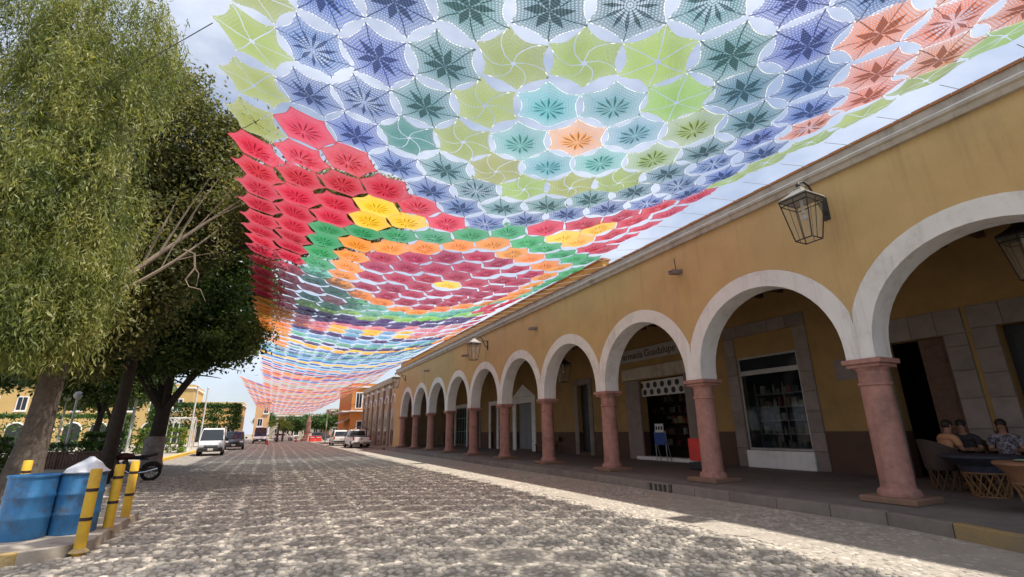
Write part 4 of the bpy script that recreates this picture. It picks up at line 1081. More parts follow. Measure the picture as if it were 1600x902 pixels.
# ---- sparse olive-brown tree behind it, bare pale limbs in front
broad_tree("olive_tree", "sparse olive-brown tree with thin crown between pepper tree and ficus", (-4.9, 21.5, .15),
           [((-3.9, 20.5, 12.2), .15), ((-2.6, 21, 13.8), .14), ((-5.5, 21, 14.5), .14), ((-6.5, 22, 12), .13), ((-4.6, 22.0, 15.2), .13), ((-1.0, 20.5, 10.2), .11), ((.6, 20.8, 10.6), .09), ((1.4, 18.4, 9.6), .09), ((.2, 16.8, 9.4), .08)],
           [(-4.2, 20.6, 13.0, 1.7, 1.6, 1.9), (-5.6, 21.2, 14.6, 1.9, 1.8, 1.9), (-3.4, 21.0, 10.6, 1.2, 1.3, 1.3), (-6.6, 21.8, 12.5, 1.8, 1.7, 2.2), (-7.2, 22, 15.8, 1.8, 1.6, 1.4), (-4.8, 21.4, 11.0, 1.5, 1.4, 1.5), (-3.0, 20.4, 12.0, .8, .9, 1.0), (-2.6, 20.8, 13.6, 1.0, 1.0, 1.0), (.6, 16.4, 9.3, 1.6, 2.0, 1.0), (1.9, 18.6, 9.6, 1.6, 2.0, 1.0), (2.4, 16.4, 9.5, 1.2, 1.6, .8), (-.7, 17.6, 9.6, 1.4, 1.8, 1.2), (-5.2, 20.3, 5.2, 1.3, .9, 1.1), (-4.5, 20.3, 6.6, 1.2, .9, 1.0), (-6.3, 20.4, 4.4, 1.2, .9, .9), (-4.4, 20.2, 7.9, 1.1, .9, .9), (-1.3, 19.4, 9.9, 1.5, 1.9, 1.5), (.2, 19.8, 10.3, 1.4, 2.0, 1.3), (-.9, 22.6, 10.6, 1.7, 2.0, 1.6), (1.2, 21.5, 10.6, 1.2, 1.8, 1.1), (-5.6, 21, 9.2, 1.5, 1.2, 1.4), (-4.0, 21, 8.6, 1.1, 1.1, 1.0)],
           95, .17, m_leaf_olive, m_barkd, .17, trunkpts=[(0, 0, -.1), (.05, 0, 1.5), (.1, 0, 3.5), (.2, 0, 6.0), (.3, 0, 7.5)], twigs=9)
# ---- big dark ficus
broad_tree("ficus_tree", "big dark ficus with dense rounded crown and limewashed trunk by the kerb", (-4.75, 28.0, .15),
           [((-2.2, 27, 5.6), .2), ((-7.2, 27.5, 6.2), .2), ((-4.0, 26, 8.5), .2), ((-5.0, 30, 8.5), .2), ((-1.4, 28.6, 7.8), .16), ((-7.8, 29.5, 8), .16), ((-2.6, 25.6, 5.2), .14)],
           [(-2.3, 27.2, 7.3, 1.7, 2.4, 2.2), (-4.2, 26.3, 9.4, 2.6, 2.6, 2.8), (-6.8, 27.4, 8.0, 2.6, 2.6, 2.8), (-4.6, 29.5, 10.6, 2.8, 2.8, 2.6), (-2.6, 28.4, 10.8, 1.8, 2.3, 2.4), (-8.6, 29, 9.5, 2.4, 2.6, 2.8), (-3.2, 25.8, 5.9, 1.9, 1.8, 1.3), (-6.0, 25.6, 6.2, 2.2, 1.8, 1.5), (-4.0, 27.5, 13.0, 2.2, 2.4, 1.6), (-6.8, 28.5, 12.2, 2.4, 2.4, 2.0), (-1.6, 27.8, 9.0, .9, 1.6, 1.6), (-6.2, 25, 4.9, 1.8, 1.5, 1.0), (-7.8, 26, 4.7, 1.7, 1.4, 1.0), (-4.5, 25.6, 5.0, 1.3, 1.2, .8), (-9.5, 27, 5.2, 1.6, 1.4, 1.2), (-8.4, 26.5, 6.0, 1.8, 1.6, 1.6), (-7.0, 24.8, 7.6, 1.6, 1.4, 1.6), (-4.6, 24.6, 7.4, 1.5, 1.2, 1.5), (-9.6, 26, 8.2, 1.8, 1.6, 1.8), (-5.6, 24.4, 10, 1.6, 1.4, 1.8), (-2.6, 26.4, 12.2, 1.3, 1.5, 1.3)],
           165, .20, m_leaf_ficus, m_barkd, .36, twigs=7)
MB().lathe([(.52, .15), (.43, .45), (.40, 1.5)], (-4.75, 28.0, 0), 14, caps=False).build("limewash", m_lime_wash, bpy.data.objects["ficus_tree"], smooth=True)
# ---- more trees in the garden behind
for (x, y, lab, hgt, sc, mt) in ((-13.5, 33, "shadowy garden tree behind the pepper tree at left", 9, 1.3, m_leaf_ficus), (-9.3, 37, "dark garden tree behind the low fence", 8, 1.15, m_leaf_ficus), (-18.5, 40, "leafy garden tree beside the yellow building at far left", 9, 1.5, m_leaf_hedge), (-10.6, 45, "garden tree behind the white lamp posts", 8, 1.2, m_leaf_hedge)):
    broad_tree("garden_tree", lab, (x, y, .15), [((x + 1.2, y, hgt * .6), .12), ((x - 1.2, y + .4, hgt * .6), .12), ((x, y - 1, hgt * .75), .12)],
               [(x, y, hgt * .72, 2.2 * sc, 2 * sc, 1.5 * sc), (x + 1.3 * sc, y - .6, hgt * .6, 1.4 * sc, 1.4 * sc, 1.1 * sc), (x - 1.4 * sc, y, hgt * .58, 1.5 * sc, 1.4 * sc, 1.1 * sc)], 75, .26, mt, m_barkd, .2, twigs=2)
# ---- clipped hedges and shrubs
def hedge(name, label, x0, x1, y0, y1, z0, z1, mat, n, ls=.14, cat="hedge", stems=True, group=None):
    t = thing(name, label, cat, ((x0 + x1) / 2, (y0 + y1) / 2, .15), 0, group)
    P = rng.uniform(0, 1, (n, 3)); f = rng.integers(0, 6, n); e = rng.uniform(-.03, .06, n)
    P[f == 0, 0] = e[f == 0]; P[f == 1, 0] = 1 - e[f == 1]; P[f == 2, 1] = e[f == 2]; P[f >= 4, 2] = 1 - e[f >= 4]
    C = np.array([x0, y0, z0]) + P * np.array([x1 - x0, y1 - y0, z1 - z0]) + .12 * np.sin(P * 23)
    leaves("foliage", C, unit(rng.normal(0, 1, C.shape)), rng.uniform(ls * .7, ls * 1.4, n), ls * .6, mat, t)
    s = MB(); k = max(1, int((x1 - x0) / 1.5))
    for i in range(k):
        xx = x0 + (x1 - x0) * (i + .5) / k; s.cyl((xx, (y0 + y1) / 2, .1), (xx, (y0 + y1) / 2, z0 + .6 * (z1 - z0)), .08, .05, 6)
    s.build("stems", m_barkd, t)
    return t
hedge("clipped_tree_row", "row of box-clipped dark green trees beyond the parked cars", -12.0, -3.6, 66, 69, 2.1, 4.9, m_leaf_hedge, 9000, .3)
hedge("garden_hedge", "light green garden hedge left of the white van", -9.2, -6.2, 47, 49.5, .15, 2.0, m_leaf_lite, 3500, .2)
hedge("garden_hedge", "dark low hedge behind the wooden planter fence", -13.5, -7.0, 31.2, 32.4, .15, 1.2, m_leaf_hedge, 3500, .16)
hedge("garden_hedge", "dark shrub bed at the far left edge behind the barrels", -14.5, -8.6, 23.0, 25, .15, 1.5, m_leaf_ficus, 5000, .16)
hedge("garden_hedge", "tall dark hedge in front of the arched yellow building", -27, -11.5, 54, 56, .15, 3.3, m_leaf_hedge, 9000, .24)
hedge("garden_shrub", "round shrub at the foot of the ficus trunk", -7.9, -6.6, 30.0, 30.8, .2, 1.7, m_leaf_hedge, 1500, .16, "shrub")

# ================================================================== THINGS ON THE LEFT
m_drum = M("drum_blue", (.045, .20, .44), (.06, .25, .50), 3.5, .5, .35, 7, c3=(.10, .09, .09), s3=4.5, a3=.75, streak=.7)
m_rimdark = M("drum_rim", (.03, .07, .12), (.04, .08, .13), 4, .6)
m_bag = M("plastic_bag", (.62, .64, .68), (.52, .55, .6), 6, .35, .6, 14)
m_post = M("post_yellow", (.72, .43, .03), (.62, .36, .03), 4, .6, .2, 30, c3=(.38, .24, .06), s3=3, a3=.6)
m_band = M("post_band", (.035, .018, .02), (.05, .025, .025), 6, .6)
def drum(x, y, label, bag):
    t = thing("steel_drum", label, "barrel", (x, y, .15), 0, "blue drums on the corner")
    h = .88; r = .29; pr = [(r * .97, 0), (r, .02)]
    for z in (.29, .58): pr += [(r, z - .035), (r + .012, z - .012), (r + .012, z + .012), (r, z + .035)]
    pr += [(r, h - .02), (r + .012, h - .015), (r + .012, h), (r - .015, h), (r - .02, h - .05), (r - .02, h - .5)]
    MB().lathe(pr, (x, y, .15), 32, caps=True).build("shell", m_drum, t, smooth=True)
    b = MB(); k = 32
    b.lathe([(r + .016, h - .03), (r + .018, h - .005), (r + .006, h + .004)], (x, y, .15), 32, caps=False); b.build("rim", m_rimdark if bag else m_drum, t, smooth=True)
    if bag:
        g = MB(); prof = [(r - .01, h - .02), (r + .005, h + .01), (r * .8, h + .06), (r * .52, h + .13), (r * .25, h + .19), (.03, h + .225)]
        vs_ = []; n = 18
        for q, (rr, z) in enumerate(prof):
            for j in range(n):
                a = 2 * math.pi * j / n; w_ = 1 + .12 * math.sin(3 * a + q) * (q > 0) + random.uniform(-.06, .06) * (q > 1)
                vs_.append((x + rr * w_ * math.cos(a) + .05 * (q > 2), y + rr * w_ * math.sin(a), .15 + z + random.uniform(-.012, .012) * (q > 1)))
        fs = [(i * n + j, i * n + (j + 1) % n, (i + 1) * n + (j + 1) % n, (i + 1) * n + j) for i in range(len(prof) - 1) for j in range(n)] + [tuple((len(prof) - 1) * n + j for j in range(n))]
        g.add(vs_, fs).build("rubbish_bag", m_bag, t, smooth=True)
drum(-3.14, 10.15, "blue steel drum at the left edge, without a bag", False)
drum(-2.60, 10.36, "blue steel drum with a white rubbish bag in its top", True)
def post(x, y, z0, label, h=1.05, tilt=(0, 0)):
    t = thing("street_post", label, "bollard", (x, y, z0), 0, "yellow posts with dark bands")
    MB().lathe([(.07, -.05), (.07, h - .012), (.062, h), (.0, h + .004)], (x, y, z0), 16, caps=False).build("pipe", m_post, t, smooth=True)
    for z in (.42, .8): MB().lathe([(.0725, z - .022), (.073, z - .02), (.073, z + .02), (.0725, z + .022)], (x, y, z0), 16, caps=False).build("band", m_band, t, smooth=True)
    MB().lathe([(.12, 0), (.105, .02), (.08, .04), (.07, .05)], (x, y, z0), 12, caps=False).build("footing", m_kerby, t, smooth=True)
    t.rotation_euler = (tilt[0], tilt[1], 0)
post(-2.19, 9.22, .05, "nearest banded yellow post, right in front of the bagged drum", 1.08)
post(-2.19, 10.5, .12, "middle banded yellow post of the three beside the drums", 1.0)
post(-2.21, 11.65, .12, "farthest banded yellow post of the three beside the drums", 1.0)
post(-4.05, 12.6, .15, "yellow post showing above the left drum's rim", 1.0)
post(-4.25, 11.5, .15, "yellow post cut off by the left picture edge", .95)
# planter fence of upright boards
fc = thing("planter_fence", "low fence of upright dark boards with a rail behind the drums", "fence", (-7.6, 28.2, .15))
fy = lambda x: 27.6 + (-5.9 - x) * .62
x = -9.6
while x < -5.95:
    y = fy(x); MB().box((x + .06, y, .15 + .34), (.115, .03, .66 + random.uniform(-.02, .02)), rot=Matrix.Rotation(-.55, 3, 'Z')).build("board", m_wood2, fc); x += .128
MB().sweep([(-9.7, fy(-9.7), .86), (-5.85, fy(-5.85), .86)], .045, 6).build("rail", m_wood2, fc)
for x in (-9.65, -8.4, -7.15, -5.9): MB().box((x, fy(x) + .06, .5), (.09, .09, .8)).build("post", m_wood2, fc)
# white lamp posts and poles in the garden
m_pole = M("pole_white", (.62, .61, .57), (.52, .51, .48), 4, .6)
def lamppost(x, y, h, label, lamp=True, r=.05):
    t = thing("lamp_post", label, "lamp post", (x, y, .15), 0, "pale posts in the garden")
    MB().lathe([(r * 2.4, 0), (r * 2.2, .25), (r * 1.3, .35), (r * 1.1, .5), (r, h)], (x, y, .15), 10).build("pole", m_pole, t, smooth=True)
    if lamp:
        MB().ball((x, y, h + .33), .19, n=12, k=8).build("globe", m_paper, t, smooth=True)
        MB().lathe([(.1, 0), (.12, .05), (.05, .08)], (x, y, .15 + h), 10).build("collar", m_pole, t)
    else: MB().ball((x, y, h + .17), r * 1.4, n=8, k=6).build("finial", m_pole, t, smooth=True)
lamppost(-5.75, 47.0, 5.2, "tall pale pole left of the white van's roof", False, .06)
lamppost(-5.5, 51.5, 5.4, "tall pale pole behind the white van's roof", False, .06)
lamppost(-7.4, 36.0, 6.0, "tall white pole left of the ficus trunk", False, .07)
lamppost(-7.9, 36.4, 4.6, "shorter white pole beside the tall one left of the ficus", False, .06)
lamppost(-8.9, 31.5, 3.2, "white garden lamp post above the planter fence", True)
lamppost(-10.6, 36.0, 3.3, "white garden lamp post beside the pepper tree trunk", True)
lamppost(-7.2, 46.0, 3.2, "white garden lamp post in front of the arched kiosk", True)
# white benches
def bench(x, y, rz, label):
    t = thing("garden_bench", label, "bench", (x, y, .15), rz, "white garden benches")
    for i in range(4): MB().box((0, -.18 + i * .12, .45), (1.5, .09, .03)).build("seat_slat", m_pole, None).parent = t
    for i in range(3): MB().box((0, .26 + i * .03, .58 + i * .13), (1.5, .025, .09)).build("back_slat", m_pole, None).parent = t
    for s_ in (-.65, .65):
        MB().box((s_, 0, .22), (.06, .45, .44), taper=.8).build("leg", m_pole, None).parent = t
bench(-9.9, 33.6, .5, "white garden bench below the lamp post near the pepper trunk")
bench(-13.0, 29.5, .9, "white garden bench at the far left behind the shrubs")
# arched white kiosk
ki = thing("garden_kiosk", "white arched kiosk frame in the garden right of the ficus", "kiosk", (-8.2, 57, .15))
for i in range(6):
    a = R(60 * i + 30); x, y = -8.2 + 1.7 * math.cos(a), 57 + 1.7 * math.sin(a); MB().cyl((x, y, .1), (x, y, 3.0), .06, n=8).build("column", m_pole, ki, smooth=True)
    a2 = R(60 * i + 90); x2, y2 = -8.2 + 1.7 * math.cos(a2), 57 + 1.7 * math.sin(a2)
    MB().sweep([(x + (x2 - x) * k / 8, y + (y2 - y) * k / 8, 2.55 + .55 * math.sin(math.pi * k / 8)) for k in range(9)], .05, 6).build("arch", m_pole, ki, smooth=True)
MB().sweep([(-8.2 + 1.7 * math.cos(R(60 * i + 30)), 57 + 1.7 * math.sin(R(60 * i + 30)), 3.05) for i in range(7)], .06, 6).build("roof_ring", m_pole, ki, smooth=True)

# ---- motorcycle
m_tyre = M("tyre", (.014, .014, .015), (.02, .02, .02), 8, .85, .3, 40)
m_bike = M("bike_black", (.015, .014, .018), (.022, .02, .024), 5, .35, spec=.6)
m_bikered = M("bike_dark_red", (.05, .012, .012), (.06, .015, .015), 5, .35)
m_chrome = M("chrome", (.5, .5, .5), (.45, .45, .46), 5, .2, metal=1.0)
mo = thing("motorcycle", "dark motorcycle parked beyond the yellow posts with its rear wheel out", "motorcycle", (-4.35, 21.9, 0), R(12))
def bpart(name, mb, mat, smooth=True): o = mb.build(name, mat, None, smooth=smooth); o.parent = mo; return o
for xw, nm in ((.68, "rear_wheel"), (-.66, "front_wheel")):
    w_ = bpart(nm, MB(), m_tyre)
    n = 24; tv = MB(); rings = []
    for i in range(n + 1):
        a = 2 * math.pi * i / n; rings.append((xw + .26 * math.cos(a), 0, .31 + .26 * math.sin(a)))
    tv.sweep(rings, .055, 8, caps=False); o = tv.build("tyre", m_tyre, None, smooth=True); o.parent = w_
    rm = MB(); rm.sweep([(xw + .205 * math.cos(2 * math.pi * i / n), 0, .31 + .205 * math.sin(2 * math.pi * i / n)) for i in range(n + 1)], .016, 6, caps=False)
    for i in range(8): a = i * math.pi / 4; rm.cyl((xw, 0, .31), (xw + .2 * math.cos(a), 0, .31 + .2 * math.sin(a)), .007, n=4)
    rm.cyl((xw, -.06, .31), (xw, .06, .31), .045, n=10); o = rm.build("rim", m_chrome, None, smooth=True); o.parent = w_
bpart("frame", MB().sweep([(.68, .07, .31), (.15, .08, .38), (-.2, .06, .5), (-.42, 0, .92)], .025, 6).sweep([(.68, -.07, .31), (.15, -.08, .38), (-.2, -.06, .5), (-.42, 0, .92)], .025, 6).sweep([(-.42, 0, .9), (.0, 0, .78), (.55, 0, .74)], .03, 6), m_bike)
bpart("engine", MB().box((-.02, 0, .45), (.36, .26, .3)).cyl((-.05, 0, .5), (-.12, 0, .74), .1, .085, 10), m_bike, False)
bpart("fuel_tank", MB().loft([[(x, w_ * math.cos(t), .86 + h * math.sin(t)) for t in [k * math.pi / 5 for k in range(10)]] for x, w_, h in ((-.38, .06, .06), (-.3, .13, .12), (-.1, .15, .13), (.08, .1, .08), (.14, .05, .04))]), m_bikered)
bpart("seat", MB().loft([[(x, w_ * math.cos(t), z + .06 * math.sin(t)) for t in [k * math.pi / 5 for k in range(10)]] for x, w_, z in ((.08, .08, .82), (.2, .13, .82), (.45, .14, .84), (.72, .1, .9), (.78, .05, .91))]), m_bike)
bpart("fork", MB().cyl((-.66, .09, .31), (-.4, .09, 1.0), .024, n=6).cyl((-.66, -.09, .31), (-.4, -.09, 1.0), .024, n=6), m_chrome)
bpart("handlebar", MB().sweep([(-.26, -.36, 1.06), (-.36, -.2, 1.1), (-.4, 0, 1.02), (-.36, .2, 1.1), (-.26, .36, 1.06)], .017, 6).cyl((-.3, .3, 1.08), (-.34, .36, 1.26), .008, n=4).ball((-.34, .36, 1.29), (.02, .06, .04), n=8, k=5), m_bike)
bpart("headlight", MB().ball((-.52, 0, .92), (.1, .1, .1), n=12, k=8), m_chrome)
bpart("exhaust", MB().sweep([(-.1, -.12, .4), (.1, -.15, .28), (.5, -.16, .32), (.85, -.16, .42)], [.025, .03, .045, .045], 8), m_chrome)
bpart("mudguard", MB().sweep([(.68 + .34 * math.cos(a), 0, .31 + .34 * math.sin(a)) for a in (R(150), R(120), R(95), R(70), R(45), R(25))], .035, 6), m_bike)
bpart("tail_light", MB().box((.9, 0, .78), (.06, .1, .06)), m_red, False)

# ================================================================== VEHICLES
m_carwhite = M("car_white", (.82, .82, .81), (.79, .79, .78), 1.5, .3, coat=.5)
m_cargrey = M("car_grey", (.075, .085, .10), (.065, .07, .085), 1.5, .3, metal=.3, coat=.5)
m_trim = M("car_trim", (.02, .02, .021), (.03, .03, .03), 5, .6)
m_lens = M("lens_clear", (.55, .57, .58), (.45, .47, .48), 3, .15)
m_lensr = M("lens_red", (.35, .01, .01), (.3, .01, .01), 3, .2)
m_plate = M("plate", (.62, .60, .52), (.55, .53, .46), 9, .5)
def vehicle(name, label, cat, loc, rz, kind, paint, W=1.75, L=4.8, H=1.95, group=None):
    """local: front towards -Y, wheels on z = 0"""
    t = thing(name, label, cat, loc, rz, group)
    def P(nm, mb, mat, par=None, smooth=False, bevel=0.0):
        o = mb.build(nm, mat, None, smooth=smooth, bevel=bevel); o.parent = par or t; return o
    hw = W / 2
    if kind == 'van':
        st = [(-L / 2, .86, .5, .70), (-L / 2 + .08, .93, .34, .92), (-L / 2 + .55, 1.0, .28, 1.04), (-L / 2 + 1.2, 1.0, .26, 1.08), (L / 2 - .15, 1.0, .28, 1.08), (L / 2, .95, .38, 1.05)]
        cabs = [(-L / 2 + .38, 1.02, 1.03), (-L / 2 + .75, 1.02, 1.5), (-L / 2 + 1.15, 1.04, H - .06), (-L / 2 + 1.6, 1.05, H), (L / 2 - .5, 1.05, H), (L / 2 - .12, 1.05, H - .1), (L / 2 - .02, 1.05, 1.08)]
    elif kind == 'suv':
        st = [(-L / 2, .84, .42, .78), (-L / 2 + .08, .94, .3, .92), (-L / 2 + .6, 1.0, .26, 1.0), (-.4, 1.0, .25, 1.02), (L / 2 - .2, 1.0, .28, 1.05), (L / 2, .93, .38, 1.0)]
        cabs = [(-L / 2 + 1.05, 1.0, 1.01), (-L / 2 + 1.45, 1.0, 1.4), (-L / 2 + 1.85, 1.0, H - .05), (0.1, 1.0, H), (L / 2 - .5, 1.02, H - .06), (L / 2 - .1, 1.03, 1.05)]
    else:
        st = [(-L / 2, .84, .5, .85), (-L / 2 + .08, .94, .38, .98), (-L / 2 + .6, 1.0, .34, 1.08), (-.3, 1.0, .34, 1.1), (L / 2 - .05, 1.0, .42, 1.1), (L / 2, .97, .45, 1.08)]
        cabs = [(-L / 2 + 1.15, 1.08, 1.09), (-L / 2 + 1.6, 1.08, 1.5), (-L / 2 + 1.95, 1.08, H - .04), (-L / 2 + 2.5, 1.08, H), (.25, 1.09, H - .04), (.4, 1.09, 1.1)]
    rings = []
    for y, f, zb, zt in st:
        w_ = hw * f; rings.append([(-w_ * .93, y, zb), (-w_, y, zb + .2), (-w_, y, zt - .12), (-w_ * .95, y, zt), (w_ * .95, y, zt), (w_, y, zt - .12), (w_, y, zb + .2), (w_ * .93, y, zb)])
    body = P("body", MB().loft(rings), paint, smooth=True, bevel=.015)
    rings = []
    for y, zb, zt in cabs:
        k = (zt - zb) / (H - zb + 1e-6); a = hw * .95; b = hw * (.95 - .14 * max(0, min(1, k)))
        rings.append([(-a, y, zb - .02), (-b, y, zt - .02), (-b * .85, y, zt), (b * .85, y, zt), (b, y, zt - .02), (a, y, zb - .02)])
    cab = P("cabin", MB().loft(rings), paint, smooth=True, bevel=.015)
    # windscreen: a pane lying 8 mm proud of the slope
    (y0, b0, z0), (y1, b1, z1) = cabs[0], cabs[2]
    n_ = Vector((0, -(z1 - z0), (y1 - y0))).normalized() * .03
    ym, zm = cabs[1][0], cabs[1][2]
    P("windscreen", MB().loft([[(-hw * a, y + n_.y, z + n_.z), (hw * a, y + n_.y, z + n_.z), (hw * a, y, z - .01), (-hw * a, y, z - .01)] for a, y, z in ((.88, y0 + .05, z0 + .05), (.84, ym, zm), (.78, y1 - .06, z1 - .06))]), m_carglass, cab)
    (ya, ba, za), (yb, bb, zb) = cabs[-2], cabs[-1]
    P("rear_window", MB().loft([[(-hw * .74, ya + .05, za - .1), (hw * .74, ya + .05, za - .1), (hw * .74, ya - .05, za - .1), (-hw * .74, ya - .05, za - .1)], [(-hw * .84, yb + .04, zb + .12), (hw * .84, yb + .04, zb + .12), (hw * .84, yb - .1, zb + .12), (-hw * .84, yb - .1, zb + .12)]]), m_carglass, cab)
    nwin = {'van': 3, 'suv': 3, 'pickup': 2}[kind]; ys, ye = cabs[1][0] + .25, cabs[-2][0] + (-.05 if kind != 'van' else -.1)
    for s_ in (-1, 1):
        for q in range(nwin):
            a = ys + (ye - ys) * q / nwin + .04; b = ys + (ye - ys) * (q + 1) / nwin - .04; zb_ = cabs[2][1] + .05; zt_ = H - .16
            top_a = a + (.32 if q == 0 else 0)
            xs = lambda z: s_ * hw * (.955 - .14 * (z - zb_) / (H - zb_) + .004)
            poly = [(xs(zb_), a, zb_), (xs(zb_), b, zb_), (xs(zt_), b, zt_), (xs(zt_), top_a, zt_)]
            P("side_window", MB().extr(poly, (s_ * .008, 0, 0)), m_carglass, cab)
        P("mirror", MB().box((s_ * (hw + .12), cabs[1][0] + .1, cabs[0][1] + .14), (.2, .1, .17)), m_trim, cab, bevel=.03)
    for sx in (-1, 1):
        for yw in (-L / 2 + .85, L / 2 - .95):
            r_ = .33 if kind == 'van' else .36
            wv = MB().cyl((sx * (hw - .2), yw, r_), (sx * (hw + .015), yw, r_), r_, n=20); w_ = P("wheel", wv, m_tyre, smooth=True, bevel=.03)
            P("rim", MB().cyl((sx * (hw - .02), yw, r_), (sx * (hw + .022), yw, r_), r_ * .58, n=14), m_metal, w_)
    fy_ = -L / 2; zt = st[0][3]
    P("bumper", MB().box((0, fy_ - .01, .45), (W * .93, .16, .24)), m_trim if kind != 'pickup' else paint, bevel=.04)
    P("grille", MB().box((0, fy_ - .012, zt - .10), (W * .52, .07, .17)), m_trim, bevel=.02)
    for s_ in (-1, 1):
        P("headlight", MB().box((s_ * hw * .72, fy_ + .045, zt - .02), (W * .2, .14, .17)), m_lens, bevel=.04)
        P("tail_light", MB().box((s_ * hw * .88, L / 2 - .02, .92), (.14, .08, .32)), m_lensr, bevel=.02)
    P("licence_plate", MB().box((0, fy_ - .10, .47), (.34, .015, .15)), m_plate)
    P("rear_bumper", MB().box((0, L / 2 + .03, .5), (W * .94, .16, .2)), m_trim if kind != 'pickup' else m_chrome, bevel=.03)
    P("rear_plate", MB().box((0, L / 2 + (.12 if kind == 'pickup' else .01), .55 if kind == 'pickup' else .8), (.34, .015, .15)), m_plate)
    if kind == 'pickup':
        P("bed_rim", MB().b2(-hw, hw, .42, L / 2, 1.1, 1.14).b2(-hw, hw, .42, L / 2 + .004, 1.08, 1.1), m_trim)
        P("tailgate", MB().box((0, L / 2 + .012, .85), (W * .78, .05, .46)), paint, bevel=.02)
        P("tailgate_emblem", MB().cyl((0, L / 2 + .03, .9), (0, L / 2 + .045, .9), .075, n=12), m_trim)
        P("roll_bar", MB().sweep([(-hw * .9, .55, 1.1), (-hw * .86, .6, 1.95), (-hw * .5, .62, 2.12), (hw * .5, .62, 2.12), (hw * .86, .6, 1.95), (hw * .9, .55, 1.1)], .03, 6).sweep([(-hw * .9, L / 2 - .25, 1.1), (-hw * .88, L / 2 - .35, 1.75), (0, L / 2 - .4, 2.0), (hw * .88, L / 2 - .35, 1.75), (hw * .9, L / 2 - .25, 1.1)], .03, 6).cyl((-hw * .86, .6, 1.95), (-hw * .88, L / 2 - .35, 1.75), .022, n=6).cyl((hw * .86, .6, 1.95), (hw * .88, L / 2 - .35, 1.75), .022, n=6), m_iron, smooth=True)
    return t
vehicle("parked_van", "white van facing the camera, first of the cars parked on the left", "van", (-4.0, 45.9, 0), R(3), 'van', m_carwhite, 1.72, 4.9, 2.0)
vehicle("parked_car", "dark grey car parked right behind the white van", "car", (-3.25, 59.8, 0), R(2), 'suv', m_cargrey, 1.85, 4.6, 1.8)
vehicle("parked_van", "white van standing alone farther up the street on the left", "van", (-1.35, 91.5, 0), 0, 'van', m_carwhite, 2.05, 5.2, 2.55)
vehicle("parked_pickup", "white pickup with a black roll bar, seen from behind on the right", "pickup truck", (8.45, 55.3, 0), R(180 + 2), 'pickup', m_carwhite, 1.9, 5.3, 1.85)
vehicle("parked_car", "white car parked in front of the pickup on the right", "car", (7.95, 66.3, 0), R(180), 'suv', m_carwhite, 1.9, 4.7, 1.85)
vehicle("parked_car", "small white car at the far end of the street", "car", (2.6, 112, 0), R(80), 'suv', m_carwhite, 1.8, 4.4, 1.6)
vehicle("parked_car", "small dark car at the far end of the street", "car", (9.6, 116, 0), R(95), 'suv', m_cargrey, 1.8, 4.4, 1.6)
# red barriers and cones far up the street
for i in range(1, 3):
    b = thing("water_barrier", "red plastic road barrier across the far street, %s" % ("", "left one of the pair", "right one of the pair", "")[i], "barrier", (5.8 + i * 1.15, 97, 0), 0, "red barriers across the street")
    MB().extr([(5.8 + i * 1.15 - .52, 96.8, 0), (5.8 + i * 1.15 - .52, 97.2, 0), (5.8 + i * 1.15 - .52, 97.08, .55), (5.8 + i * 1.15 - .52, 97.06, .95), (5.8 + i * 1.15 - .52, 96.94, .95), (5.8 + i * 1.15 - .52, 96.92, .55)], (1.04, 0, 0)).build("shell", m_red, b, bevel=.03)
    MB().box((5.8 + i * 1.15, 96.9, .7), (.8, .06, .12)).build("reflector", m_paper, b)
for x, y, l in ((-.2, 78, "orange traffic cone beside the far white van"), (4.3, 96, "orange traffic cone left of the red barriers")):
    c = thing("traffic_cone", l, "cone", (x, y, 0)); MB().lathe([(.2, .03), (.05, .68), (.03, .7)], (x, y, 0), 12).build("cone", m_red, c, smooth=True); MB().box((x, y, .02), (.44, .44, .04)).build("foot", m_trim, c)

